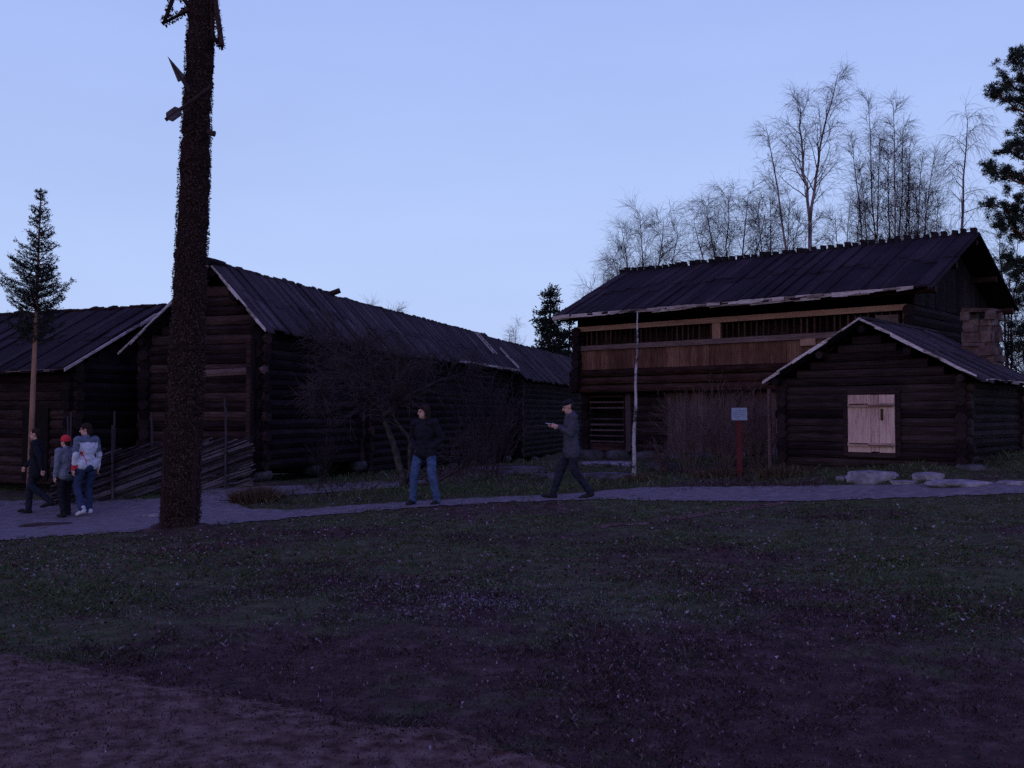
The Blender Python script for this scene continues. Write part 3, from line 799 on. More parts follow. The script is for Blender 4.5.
sr_ = m.build('roof', 'roof', shed)
m = MB(O)
for k in range(30):
    xx = -9.2+k*.312; m.blob((xx, 3.0+rng.uniform(-.05,.05), 4.30+rng.uniform(-.02,.03)), (.17, .13, .07), 130+k, .4, 2)
m.build('ridge_turf', 'wrap_core', sr_)
m = MB(O); splinter_strip(m, (-9.2, -.12, 2.60), (0, -.12, 2.60), .06, .025, 22, .3, (0, -1, 0)); m.build('eaves_board', 'grey_rail', sr_)
m = MB(O); splinter_strip(m, (.02, -.1, 2.62), (.02, 3.0, 4.28), .07, .025, 7, .15, (1, 0, 0)); m.build('verge_board', 'pale_y', sr_)
m = MB(O); m.box(-1.75, -.95, .34, .42, SBz+.3, 1.75, .01); m.build('door', 'dark', shed)

# ------------------------------------------------------------------ roundpole fence
fa, fb = on(52, 20.1), on(249, 20.9)
fd = (fb-fa); fl = Vector((fd.x, fd.y, 0)).length; fang = math.atan2(fd.y, fd.x)
fence = thing('roundpole_fence', 'weathered roundpole fence of slanting rails between upright stakes, in front of the near barn', 'fence', fa, fang)
def fz(x_):
    p = fa+Vector((math.cos(fang), math.sin(fang), 0))*x_
    return T(p.x, p.y)-fa.z
m = MB()
x_ = -3.4
while x_ < fl-.1:
    L = rng.uniform(3.2, 3.9); run = L*.96
    yo = rng.uniform(-.045, .045)
    xa = max(x_, 0); ta = (xa-x_)/run; xb = min(x_+run, fl+rng.uniform(0, .15)); tb = (xb-x_)/run
    z0 = fz(xa)+.05+ta*.95; z1 = fz(min(xb, fl))+.05+tb*.95
    za, zb = z0+rng.uniform(-.05, .05), z1+rng.uniform(-.06, .08)
    if xb-xa > .2: m.tube([(xa, yo, za), ((xa+xb)/2, yo+rng.uniform(-.02,.02), (za+zb)/2+rng.uniform(-.025,.025)), (xb, yo, zb)], [rng.uniform(.016,.028), .022, rng.uniform(.014,.022)], 6)
    x_ += rng.uniform(.045, .10)
m.build('rails', 'fence', fence)
x_ = .35
while x_ < fl:
    for yo in (-.085, .085):
        if rng.random() < .12: continue
        m = MB(); hh = rng.uniform(1.45, 1.9); b0 = fz(x_)
        m.tube([(x_+rng.uniform(-.03,.03), yo, b0-.1), (x_, yo, b0+hh*.5), (x_+rng.uniform(-.05,.05), yo*.9, b0+hh)], [.030, .026, .017], 7)
        m.build('stake', 'fence_z', fence)
    m = MB()
    for zz in (.35, .75):
        m.tube([(x_+math.cos(a_)*.05, math.sin(a_)*.12, fz(x_)+zz+.02*math.sin(3*a_)) for a_ in [q*math.pi/5 for q in range(11)]], .010, 4)
    m.build('binding', 'fence_z', fence)
    x_ += rng.uniform(.62, .85)

# ------------------------------------------------------------------ maypole
mb_ = on(181, 15.0)
top_dir = P(203, 0, 15.05)-P(181, 529, 15.0)
mp = thing('maypole', 'tall maypole wrapped in withered brown leaves, rising out of the top of the frame', 'maypole', mb_)
O = mb_
ax_ = top_dir.normalized(); Hm = 9.6
def ma(t): return mb_+ax_*t
m = MB(O); m.tube([ma(-.3), ma(2), ma(5), ma(Hm)], [.20, .19, .16, .10], 14); m.build('pole', 'maytimber', mp)
m = MB(O)
pts = []; rr = []
t = .25
while t < Hm: pts.append(ma(t)+Vector((rng.uniform(-.012,.012), rng.uniform(-.012,.012), 0))); rr.append((.275-.011*t)*rng.uniform(.95, 1.05)*(1+.06*mnoise.noise(Vector((t*1.7, 3, 0))))); t += .09
m.tube(pts, rr, 18, True, .06)
gar = m.build('garland', 'wrap_core', mp)
m = MB(O)
for k in range(22000):
    t = rng.uniform(.1, Hm); a_ = rng.uniform(0, 6.283)
    r_ = (.272-.011*t)*rng.uniform(.96, 1.07)*(1+.06*mnoise.noise(Vector((t*1.7, 3, 0))))+.02*max(0, mnoise.noise(Vector((a_*1.5, t*2.2, 6))))
    nrm = Vector((math.cos(a_), math.sin(a_), rng.uniform(-.5, .3))); tan = Vector((-math.sin(a_), math.cos(a_), 0))
    c = ma(t)+Vector((math.cos(a_)*r_, math.sin(a_)*r_, 0))
    d_ = (nrm*rng.uniform(.1, .8)+tan*rng.uniform(-1, 1)+Vector((0, 0, rng.uniform(-1.4, .5)))).normalized()
    s1 = d_.cross(nrm).normalized()*rng.uniform(.007, .013); ln_ = rng.uniform(.022, .046)
    m.quad(c, c+d_*ln_*.5+s1, c+d_*ln_, c+d_*ln_*.5-s1)
m.build('withered_leaves', 'wrap', gar)
for sg in (-1, 1):
    m = MB(O); p0 = mb_+Vector((sg*.185, -.05+.02*sg, -.3)); p1 = mb_+Vector((sg*.18+.05, -.05+.02*sg, 1.5))
    w_ = .062
    m.hexa([p0+Vector((-w_,-.13,0)), p0+Vector((w_,-.13,0)), p0+Vector((w_,.13,0)), p0+Vector((-w_,.13,0)),
            p1+Vector((-w_,-.13,0)), p1+Vector((w_,-.13,0)), p1+Vector((w_,.13,0)), p1+Vector((-w_,.13,0))])
    m.build('support_timber', 'maytimber', mp)
m = MB(O); m.blob(mb_+Vector((0, 0, -.03)), (.50, .42, .11), 5, .35, 4); m.build('earth_mound', 'ground', mp, True)
# leaf wrapped triangles either side
def wrapped(pts, r, n_l, name):
    mm = MB(O); mm.tube(pts, r, 7, True, .12)
    for q in range(len(pts)-1):
        a, b = Vector(pts[q]), Vector(pts[q+1])
        for _ in range(n_l):
            c = a.lerp(b, rng.random()); d_ = Vector((rng.gauss(0,1), rng.gauss(0,1), rng.gauss(0,1))).normalized()
            s1 = d_.orthogonal().normalized()*.012
            c2 = c+d_*r*.8
            mm.quad(c2, c2+d_*.025+s1, c2+d_*.05, c2+d_*.025-s1)
    return mm.build(name, 'wrap', mp)
Y0 = 14.95
wrapped([P(189,9,Y0), P(164,23,Y0), P(176,-10,Y0), P(190,8,Y0+.05)], .042, 150, 'leaf_triangle')
wrapped([P(213,-12,Y0), P(222,46,Y0), P(212,37,Y0+.05), P(211,-10,Y0)], .042, 150, 'leaf_triangle')
# crossed arrows
def arrow(tip, tail, head):
    m = MB(O); m.tube([tip, tail], .028, 6)
    a_ = m.build('arrow', 'arrowshaft', mp)
    d_ = (Vector(tip)-Vector(tail)).normalized(); s_ = Vector((0,1,0)).cross(d_).normalized()
    m = MB(O); t_ = Vector(tip); y_ = Vector((0,.022,0))
    if head:
        a0, a1, a2 = t_+d_*.14, t_-d_*.27+s_*.068, t_-d_*.27-s_*.068
        b = len(m.v); m.v += [a0-y_*.4, a1-y_, a2-y_, a0+y_*.4, a1+y_, a2+y_]
        for q in ((0,2,1),(3,4,5),(0,1,4,3),(1,2,5,4),(2,0,3,5)): m._f(tuple(b+i for i in q))
        m.build('arrow_head', 'arrow', a_)
    else:
        for off, sg in ((.0, 1), (.0, -1)):
            c0 = t_-d_*.02
            m.hexa([c0-y_, c0+d_*-.26-y_, c0+d_*-.26+s_*.075*sg-y_+d_*.05, c0+s_*.075*sg-y_-d_*.05,
                    c0+y_, c0+d_*-.26+y_, c0+d_*-.26+s_*.075*sg+y_+d_*.05, c0+s_*.075*sg+y_-d_*.05])
        m.build('fletching', 'arrow', a_)
arrow(P(172.5,64,14.66), P(190,92,14.66), True)
arrow(P(165.5,120,14.60), P(213,86,14.62), False)
m = MB(O); m.tube([P(207,132,14.8), P(215,134,14.8)], [.03,.045], 6); m.build('peg', 'arrowshaft', mp)

# ------------------------------------------------------------------ birch flagpole and sign
fp = on(633, 22.0); tp = P(638, 311, 22.0)
flag = thing('birch_pole', 'slender white birch pole standing upright in front of the storehouse', 'pole', fp)
m = MB(fp)
pts = [fp.lerp(tp, q/14)+Vector((.014*math.sin(q*1.3), 0, 0)) for q in range(15)]; pts[0] = pts[0]-Vector((0,0,.15))
m.tube(pts, [.048-.034*q/14 for q in range(15)], 10, True, .05); m.build('shaft', 'birch', flag)
m = MB(fp)
for k in range(9):
    c = fp.lerp(tp, .1+.09*k); m.blob(c+Vector((rng.choice((-1,1))*.032, -.02, 0)), (.018, .018, .014), 200+k, .3, 1)
m.build('knots', 'bark', flag)
sp = on(739, 21.0)
sg = thing('info_sign', 'small pale information board on a red wooden post', 'sign', sp, R(-6))
m = MB(sp)
m.v = []; m.box(sp.x-.05, sp.x+.05, sp.y-.05, sp.y+.05, sp.z-.2, sp.z+1.18, .004); m.build('post', 'signred', sg)
zc = P(739, 414, 21).z
m = MB(sp); m.hexa([(sp.x-.16, sp.y-.085, zc-.13), (sp.x+.16, sp.y-.085, zc-.13), (sp.x+.16, sp.y-.06, zc-.13), (sp.x-.16, sp.y-.06, zc-.13),
                    (sp.x-.16, sp.y-.045, zc+.13), (sp.x+.16, sp.y-.045, zc+.13), (sp.x+.16, sp.y-.02, zc+.13), (sp.x-.16, sp.y-.02, zc+.13)])
bd = m.build('board', 'signface', sg)
m = MB(sp)
for k in range(4):
    z_ = zc+.08-k*.045; yy = sp.y-.068+(z_-zc)*.154-.004
    x1_ = sp.x+(.12 if k != 3 else .03)
    m.hexa([(sp.x-.12, yy, z_-.006), (x1_, yy, z_-.006), (x1_, yy+.003, z_-.006), (sp.x-.12, yy+.003, z_-.006),
            (sp.x-.12, yy+.002, z_+.006), (x1_, yy+.002, z_+.006), (x1_, yy+.005, z_+.006), (sp.x-.12, yy+.005, z_+.006)])
m.build('print', 'signink', bd)
# two pale poles propped at the cabin corner
for (pa, pb, Y_, lab) in (((770,440),(769,389),21.6,'straight pale pole propped between the storehouse and the cabin'),((781,446),(777,396),21.3,'bent pale pole propped against the left corner of the cabin')):
    a = on(pa[0], Y_); b = P(pb[0], pb[1], Y_)
    m = MB(a)
    if 'bent' in lab: m.tube([a-Vector((0,0,.05)), a.lerp(b,.5)+Vector((-.03,0,0)), b+Vector((-.02,0,-.1)), b+Vector((.12,.05,.02))], [.035,.032,.03,.022], 7)
    else: m.tube([a-Vector((0,0,.05)), a.lerp(b,.5), b], [.05,.045,.04], 7)
    o = m.build('pole', 'grey_rail'); tag(o, lab, 'pole')

# ------------------------------------------------------------------ stones
def stone(px, py, w_px, h_px, label, mat='stone', flat=.45, seed=1, Y=None, depth=.8):
    c = hit(px, py) if Y is None else on(px, Y)
    k = c.y/1000
    m = MB(c); hw = w_px*k/2; hh = h_px*k
    m.blob((c.x, c.y+hw*depth*.4, c.z+hh*.12), (hw, hw*depth, hh*.95), seed, .28, 4, flat)
    o = m.build('boulder', mat, None, True)
    return tag(o, label, 'stone', 'boulders lying about the buildings')
stone(877,481,52,15,'broad pale rounded boulder under the shuttered opening of the cabin', seed=3)
stone(930,480,30,11,'pale hump-backed stone to the right of the broad boulder under the shutter', seed=8)
stone(962,486,58,9,'long flat pale slab at the path edge before the right corner of the cabin', seed=5, flat=.3)
stone(845,480,16,6,'little flat stone left of the broad boulder under the shutter', seed=6)
stone(1014,485,30,6,'low pale stone on the path edge at the right side of the photo', seed=7)
stone(906,484,24,6,'low stone between the broad boulder and the hump-backed one', seed=12, flat=.3)
stone(974,470,30,8,'grey stone against the right foot of the cabin', 'stone_dark', seed=9)
stone(776,478,16,10,'dark stone in the grass at the left foot of the cabin', 'stone_dark', seed=10)
stone(662,470,26,13,'grey boulder between the birch pole and the brown shrubs', 'stone_dark', seed=11)
stone(610,480,60,12,'long sloping slab left of the foot of the birch pole', 'stone_dark', seed=14, flat=.3)
stone(610,466,56,8,'flat doorstep slab below the barred gate', 'stone', seed=15, flat=.25)
stone(520,474,54,11,'large grey boulder in the grass left of the walking man', 'stone_dark', seed=16)
stone(548,480,36,9,'smaller grey boulder just behind the legs of the walking man', 'stone_dark', seed=17)
stone(492,471,26,6,'low stone at the foot of the bare bush behind the standing man', 'stone_dark', seed=18)
stone(153,517,20,5,'small pale flat stone beside the foot of the maypole', 'stone', seed=19, flat=.3)
stone(45,527,48,5,'low dark earthy hump in the path before the three walkers', 'ground', seed=20, flat=.3)

# ------------------------------------------------------------------ bare trees
class Grow:
    def __init__(s, org, seed):
        s.tr = MB(org); s.cr = MB(org); s.tw = MB(org); s.r = random.Random(seed)
    def limb(s, p, d, L, r0, r1, mb, seg, wob, grav, n):
        p = Vector(p); d = Vector(d).normalized(); pts = [p.copy()]; rr = [r0]; dirs = [d.copy()]
        for i in range(seg):
            d = (d+Vector((s.r.gauss(0, wob), s.r.gauss(0, wob), s.r.gauss(0, wob)))+Vector((0, 0, grav))).normalized()
            p = p+d*(L/seg); pts.append(p.copy()); dirs.append(d.copy()); rr.append(r0+(r1-r0)*(i+1)/seg)
        mb.tube(pts, rr, n, False)
        return pts, dirs, rr
    def side(s, d, ang):
        o = d.orthogonal().normalized(); o.rotate(Matrix.Rotation(s.r.uniform(0, 6.283), 3, d))
        return (d*math.cos(ang)+o*math.sin(ang)).normalized()
    def crown(s, pts, dirs, rr, lo, n1, L1, a1, g1, n2, L2, g2, n3, L3, g3, tw=.007):
        """branches, branchlets and twigs along one stem from fraction lo upwards"""
        N = len(pts)-1
        for k in range(n1):
            t = lo+(1-lo)*((k+s.r.random())/n1); f = t*N; i = min(int(f), N-1)
            p = pts[i].lerp(pts[i+1], f-i); d = dirs[i+1]
            prof = 1.15-.85*((t-lo)/(1-lo)) if t > lo else 1
            L = L1*prof*s.r.uniform(.65, 1.25)
            rb = max(min(rr[i]*.45, .009+.010*L), tw*1.4)
            q, qd, qr = s.limb(p, s.side(d, s.r.uniform(a1*.7, a1*1.3)), L, rb, tw, s.cr, 5, .10, g1, 4)
            for k2 in range(n2):
                t2 = .2+.8*(k2+s.r.random())/n2; f2 = t2*5; i2 = min(int(f2), 4)
                p2 = q[i2].lerp(q[i2+1], f2-i2)
                L_ = L2*(1.2-.6*t2)*s.r.uniform(.6, 1.3)*min(1.2, L/L1+.25)
                w, wd, wr = s.limb(p2, s.side(qd[i2+1], s.r.uniform(.4, .95)), L_, max(tw*1.2, .006), tw*.8, s.tw, 4, .13, g2, 3)
                for k3 in range(n3):
                    i3 = s.r.randint(0, 3)
                    p3 = w[i3].lerp(w[i3+1], s.r.random())
                    s.limb(p3, s.side(wd[i3+1], s.r.uniform(.3, .9)), L3*s.r.uniform(.5, 1.3), tw*.8, tw*.5, s.tw, 3, .15, g3, 3)
    def done(s, name, label, cat, base, bark, twig, group):
        t = thing(name, label, cat, base, 0, group)
        s.tr.build('trunk', bark, t, True)
        c = s.cr.build('branches', twig, t); s.tw.build('twigs', twig, c)
        return t
def birch(px, Y, label, seed, stems, n1=22, L1=1.6, a1=.6, g1=.05, n2=8, L2=.85, g2=-.05, n3=4, L3=.5, g3=-.1, lo=.3, tw=.0046, rad=.11, bark='birch_far', group='bare trees behind the storehouse', fork=None, name='birch_tree'):
    """stems: list of (top px, top py); they leave the ground together, or the trunk at fork (px,py)"""
    b = on(px, Y); G = Grow(b, seed)
    start = b-Vector((0, 0, .2))
    if fork:
        f = P(fork[0], fork[1], Y)
        G.tr.tube([start, b.lerp(f, .33), b.lerp(f, .67), f], [rad*1.25, rad*1.1, rad*.95, rad*.8], 8)
        tp0 = [start.lerp(f, q/10) for q in range(11)]
        G.crown(tp0, [(f-start).normalized()]*11, [rad]*11, .5, 14, 1.9, .8, .05, 8, .9, -.06, 5, .5, -.1, tw)
        G.cr.tube([b.lerp(f, .3), f], [rad*.5, rad*.4], 4); start = f
    for (tx, ty, *o) in stems:
        dy = o[0] if o else G.r.uniform(-.8, .8)
        tp_ = P(tx, ty+9, Y+dy); N = 10; pts = []; rr = []
        bow = Vector((G.r.uniform(-.2,.2), G.r.uniform(-.2,.2), 0))
        for i in range(N+1):
            t = i/N; p = start.lerp(tp_, t)
            # stems leave steeply and bow outwards
            lat = Vector((tp_.x-start.x, tp_.y-start.y, 0))
            p = p+lat*(-.18*math.sin(t*math.pi))+bow*math.sin(t*math.pi)*.5+Vector((G.r.gauss(0,.03), G.r.gauss(0,.03), 0))*(0 < i < N)
            pts.append(p); rr.append(max(.010, (rad*(.62 if len(stems) > 1 else 1))*(1-t)**.8+.008))
        dirs = [(pts[min(i+1, N)]-pts[max(i-1, 0)]).normalized() for i in range(N+1)]
        G.tr.tube(pts, rr, 7, True)
        l2 = lo if not fork else .08
        G.crown(pts, dirs, rr, l2, n1, L1, a1, g1, n2, L2, g2, n3, L3, g3, tw)
    return G.done(name, label, 'tree', b, bark, 'twig', group)
birch(809, 40, 'tallest birch with a pale trunk forked into two tall stems above the storehouse roof', 1, [(838,64,.4),(799,92,-.4)], n1=24, L1=1.9, a1=.55, fork=(810,222), rad=.095, g1=.03, n2=8, L2=.8, g2=-.10, n3=5, g3=-.2)
birch(806, 41, 'slim birch leaning left beside the tallest forked birch', 21, [(766,118,.3)], n1=22, L1=1.1, a1=.6, g1=.0, rad=.09, lo=.42)
birch(874, 42, 'many-stemmed birch with tall thin stems right of the forked birch', 2, [(868,92),(852,132),(880,128),(861,165)], n1=32, L1=1.35, a1=.5, lo=.35, rad=.085, n2=8)
birch(896, 41, 'dense birch clump with its two highest stems in the middle of the tall group', 3, [(893,92),(903,118),(888,140),(910,135)], n1=32, L1=1.35, a1=.5, lo=.35, rad=.085, n2=8)
birch(912, 43, 'leaning birch at the right of the tall group, one stem reaching far right', 4, [(934,150),(922,150),(908,165)], n1=30, L1=1.35, a1=.5, lo=.35, rad=.08, n2=8)
birch(926, 42, 'lower birch clump between the tall group and the weeping birch', 14, [(925,180),(938,190),(915,178)], n1=28, L1=1.2, a1=.5, lo=.35, rad=.07, n2=7)
birch(957, 40, 'slender weeping birch with hanging twigs near the right end of the ridge', 5, [(968,104,.2)], n1=30, L1=1.5, a1=.95, g1=-.02, n2=7, L2=1.3, g2=-.3, n3=4, L3=.8, g3=-.4, lo=.45, rad=.10)
birch(648, 46, 'round-crowned bare tree over the left end of the storehouse ridge', 6, [(640,206),(664,210),(622,222),(678,224),(612,246)], n1=23, L1=2.0, a1=.7, g1=.03, n2=10, L2=1.1, g2=-.04, n3=6, L3=.6, lo=.42, tw=.0042, rad=.12, bark='bark', name='bare_tree')
birch(730, 44, 'broad-crowned bare tree over the middle of the storehouse ridge', 7, [(728,186),(748,188),(706,196),(765,205),(694,214)], n1=25, L1=2.1, a1=.75, g1=.0, n2=10, L2=1.1, g2=-.12, n3=6, tw=.0042, L3=.7, g3=-.2, lo=.4, rad=.13, bark='bark', name='bare_tree')
birch(775, 43, 'sparse bare tree with crossing stems left of the tallest birch', 8, [(790,190),(758,200),(800,208),(770,185)], n1=22, L1=1.8, a1=.7, lo=.4, rad=.08, n2=10, bark='bark', name='bare_tree')
birch(845, 44, 'low sparse bare tree right of the trunk of the tallest birch', 15, [(850,195),(835,205),(860,200)], n1=22, L1=1.6, a1=.7, lo=.4, rad=.08, bark='bark', name='bare_tree')
birch(602, 48, 'low bare tree peeping over the left slope of the storehouse roof', 9, [(604,262),(590,272),(612,266)], n1=12, L1=1.3, a1=.7, lo=.45, rad=.08, bark='bark', name='bare_tree')
birch(515, 62, 'small bare treetop above the farthest barn beside the dark spruce', 10, [(516,318),(509,326)], n1=10, L1=1.2, a1=.6, lo=.45, rad=.08, bark='bark', name='bare_tree', group='treetops over the barn roofs')
birch(383, 46, 'bare treetop showing just above the ridge of the middle barn', 11, [(388,306),(370,302),(398,300)], n1=9, L1=.8, a1=.6, lo=.55, rad=.08, bark='bark', name='bare_tree', group='treetops over the barn roofs')
birch(1008, 38, 'bare tree behind the right gable end of the storehouse', 12, [(1000,225),(1018,232),(1010,260)], n1=16, L1=1.6, a1=.7, lo=.25, rad=.09, bark='bark', name='bare_tree')
birch(1034, 33, 'twiggy bare tree beside the pine at the right edge of the photo', 13, [(1024,285),(1040,270),(1014,300),(1005,330)], n1=18, L1=1.2, a1=.8, lo=.15, rad=.06, bark='bark', name='bare_tree')

# apple tree in front of the barn
def stemmed(G, pts, r0, r1, n=8):
    N = len(pts)-1; fine = []; rr = []
    for i in range(N):
        for k in range(3):
            fine.append(Vector(pts[i]).lerp(Vector(pts[i+1]), k/3)+Vector((G.r.gauss(0,.012), G.r.gauss(0,.012), 0)))
    fine.append(Vector(pts[-1]))
    rr = [r0+(r1-r0)*(i/(len(fine)-1))**.7 for i in range(len(fine))]
    dirs = [(fine[min(i+1, len(fine)-1)]-fine[max(i-1, 0)]).normalized() for i in range(len(fine))]
    G.tr.tube(fine, rr, n, True, .05); G.cr.tube(fine, [q*.5 for q in rr], 4)
    return fine, dirs, rr
Yt = 20.9
b = on(408, Yt); G = Grow(b, 31)
for pts, r0, lo, nn, L in [([b-Vector((0,0,.1)), P(398,462,Yt), P(389,430,Yt), P(380,404,Yt), P(372,372,Yt+.2), P(366,345,Yt+.3)], .105, .45, 26, 1.15),
                       ([P(406,484,Yt), P(411,462,Yt), P(410,440,Yt-.1), P(399,425,Yt-.2), P(389,408,Yt-.3), P(395,385,Yt-.4), P(412,360,Yt-.5)], .065, .45, 22, 1.1),
                       ([P(382,408,Yt), P(362,398,Yt-.2), P(338,392,Yt-.5), P(312,392,Yt-.7)], .055, .15, 18, .8),
                       ([P(378,392,Yt+.1), P(356,372,Yt+.6), P(335,352,Yt+.9), P(318,340,Yt+1.1)], .05, .2, 18, .9),
                       ([P(384,415,Yt), P(410,395,Yt+.4), P(440,380,Yt+.7), P(468,372,Yt+.9)], .05, .2, 18, .9),
                       ([P(408,486,Yt), P(436,482,Yt-.2), P(458,470,Yt-.3), P(468,454,Yt-.3)], .05, .5, 8, .6)]:
    f, d_, rr = stemmed(G, pts, r0, .014)
    G.crown(f, d_, rr, lo, nn, L, .8, .02, 7, .55, .02, 4, .28, 0, .0065)
G.done('apple_tree', 'gnarled bare apple tree with a leaning forked trunk beside the standing man', 'tree', b, 'apple_bark', 'apple_twig', None)

def shrub(px, Y, h, w, nst, label, seed, twig, tw=.006, group=None, name='bare_shrub', arch=-.02):
    b = on(px, Y); t = thing(name, label, 'shrub', b, 0, group); G = Grow(b, seed)
    G.cr.blob((b.x, b.y, b.z-.04), (.27*w, .17*w, .07), seed, .3, 2)
    for k in range(nst):
        a_ = G.r.uniform(0, 6.283); sp_ = G.r.random()
        d_ = Vector((math.cos(a_)*sp_*w/h, math.sin(a_)*sp_*w/h*.6, 1)).normalized()
        p0 = b+Vector((math.cos(a_)*.25*w*G.r.random(), math.sin(a_)*.15*w, -.05))
        q, qd, qr = G.limb(p0, d_, h*G.r.uniform(.7, 1.05), tw*1.6, tw*.8, G.cr, 6, .06, arch, 4)
        for k2 in range(9):
            i2 = G.r.randint(1, 5); p2 = q[i2].lerp(q[i2+1], G.r.random())
            w2, wd, _ = G.limb(p2, G.side(qd[i2+1], G.r.uniform(.25, .7)), h*.33*G.r.uniform(.5, 1.2), tw, tw*.6, G.tw, 3, .1, .0, 3)
            for k3 in range(2):
                i3 = G.r.randint(0, 2); G.limb(w2[i3+1], G.side(wd[i3+1], .5), h*.14*G.r.uniform(.5, 1.3), tw*.8, tw*.5, G.tw, 2, .1, 0, 3)
    s = G.cr.build('stems', twig, t); G.tw.build('twigs', twig, s)
    return t
shrub(490, 22.6, 2.1, .95, 26, 'bare bush of thin twigs right of the standing man, before the dark barn wall', 41, 'apple_twig')
gs = 'brown bare shrubs before the storehouse wall'
shrub(690, 23.0, 1.7, .8, 26, 'reddish bare shrub nearest the birch pole', 42, 'redtwig', .0048, gs)
shrub(722, 22.7, 1.7, .75, 26, 'reddish bare shrub just left of the red sign post', 43, 'redtwig', .0048, gs)
shrub(757, 22.4, 1.45, .65, 24, 'reddish bare shrub between the sign post and the cabin', 44, 'redtwig', .0048, gs)
shrub(665, 24.2, .8, .5, 18, 'low bare shrub by the boulder next to the birch pole', 45, 'redtwig', .0048, gs)
shrub(322, 23.2, 1.0, .5, 14, 'thin low bare bush at the foot of the near barn long wall', 46, 'apple_twig')
# dry tuft by the path
def tuft(px, Y, w, h, nb, label, seed):
    r = random.Random(seed); b = on(px, Y); m = MB(b)
    for k in range(nb):
        a_ = r.uniform(0, 6.283); q = math.sqrt(r.random())
        p = b+Vector((math.cos(a_)*q*w, math.sin(a_)*q*w*.6, -.03)); hh = h*r.uniform(.5, 1.1)*(1.1-.5*q)
        le = Vector((math.cos(a_)*q*.5+r.gauss(0,.25), math.sin(a_)*q*.4+r.gauss(0,.25), 0))*hh
        s_ = Vector((r.gauss(0,1), r.gauss(0,1), 0)).normalized()*.007
        m.quad(p-s_, p+s_, p+le*.4+Vector((0,0,hh*.6))+s_*.8, p+le*.4+Vector((0,0,hh*.6))-s_*.8)
        m.tri(p+le*.4+Vector((0,0,hh*.6))-s_*.8, p+le*.4+Vector((0,0,hh*.6))+s_*.8, p+le+Vector((0,0,hh*.95)))
    o = m.build('dry_plant', 'bushgrass'); return tag(o, label, 'plant')
tuft(258, 19.0, .50, .42, 1500, 'low brown withered tuft between the two arms of the path', 1)
tuft(784, 19.9, .55, .35, 900, 'withered grass tuft at the left front foot of the cabin', 2)
tuft(640, 21.4, .5, .25, 500, 'withered grass around the foot of the birch pole', 3)
tuft(725, 21.4, .7, .3, 900, 'withered grass round the foot of the red sign post', 4)

# ------------------------------------------------------------------ conifers
def needles(mb, c, d, n_, L, w, r, spread=.9):
    for _ in range(n_):
        v = (d+Vector((r.gauss(0,spread), r.gauss(0,spread), r.gauss(0,spread)))).normalized()
        s_ = v.orthogonal().normalized(); s_.rotate(Matrix.Rotation(r.uniform(0,6.283), 3, v)); s_ *= w*.5
        l_ = L*r.uniform(.6, 1.2); q = c+Vector((r.gauss(0,1), r.gauss(0,1), r.gauss(0,1)))*L*.35
        mb.quad(q-s_*.5, q+v*l_*.5-s_, q+v*l_, q+v*l_*.5+s_)
def pine():
    r = random.Random(77); Y = 31; b = on(1052, Y)
    t = thing('pine_tree', 'dark pine with clumped needles reaching in from the right edge', 'tree', b)
    m = MB(b); top = P(1036, 45, Y); pts = [b-Vector((0,0,.2)), b.lerp(top,.3)+Vector((.2,0,0)), b.lerp(top,.65), top]
    m.tube(pts, [.24,.19,.13,.03], 9); m.build('trunk', 'pine_bark', t, True)
    br = MB(b); nd_ = MB(b); br.tube(pts, [.1,.09,.07,.02], 5)
    # branch tips (px, py, dY, clump size)
    tips = [(1016,57,0,1.0),(1003,82,.3,.8),(1000,96,-.3,.8),(1012,98,.5,1.0),(1022,78,-.6,1.0),(1030,62,.4,1.0),(1024,108,.2,.9),
            (1006,150,.2,.6),(1014,140,.4,.8),(990,166,.3,.7),(998,172,-.2,.6),(1012,176,.6,.9),(1022,150,-.4,1.0),(1025,128,.4,.8),
            (994,204,.2,.6),(1002,222,-.3,.8),(1012,212,.5,1.0),(1022,200,-.5,1.0),(1014,232,.2,1.0),(1024,180,.4,1.0),(1030,232,.4,1.1),
            (1006,262,.5,.7),(1016,270,-.2,1.0),(1024,290,.3,1.0),(1012,300,.4,.8),(1030,262,0,1.1),(1040,100,.5,1.2),(1045,150,.5,1.3),(1045,210,-.5,1.3),(1044,270,.4,1.3),(1060,120,.3,1.2),(1075,170,-.3,1.2),(1070,230,.4,1.2),(1085,260,0,1.1),(1022,330,.4,.9),(1035,345,.2,1.0),(1014,345,.3,.6)]
    for px, py, dy, sc in tips:
        e = P(px, py, Y+dy); 
        zt = e.z-.3-.25*abs(e.x-b.x)*r.uniform(.2, .7)
        tt = min(.97, max(.05, (zt-b.z)/(top.z-b.z))); s0 = b.lerp(top, tt)
        mid = s0.lerp(e, .55)+Vector((0, 0, -.12))
        br.tube([s0, mid, e], [.05,.035,.012], 5, False)
        nc = int(16*sc)
        for k in range(nc):
            c = e+Vector((r.gauss(0,.26), r.gauss(0,.30), r.gauss(0,.15)))*sc
            br.tube([mid.lerp(e, .6+.4*r.random()), c], [.012,.006], 3, False)
            for j in range(3):
                c2 = c+Vector((r.gauss(0,.07), r.gauss(0,.07), r.gauss(0,.05)))
                needles(nd_, c2, Vector((r.gauss(0,.5), r.gauss(0,.5), .5)), 50, .11, .018, r)
    c = br.build('branches', 'pine_bark', t); nd_.build('needles', 'needle', c)
pine()
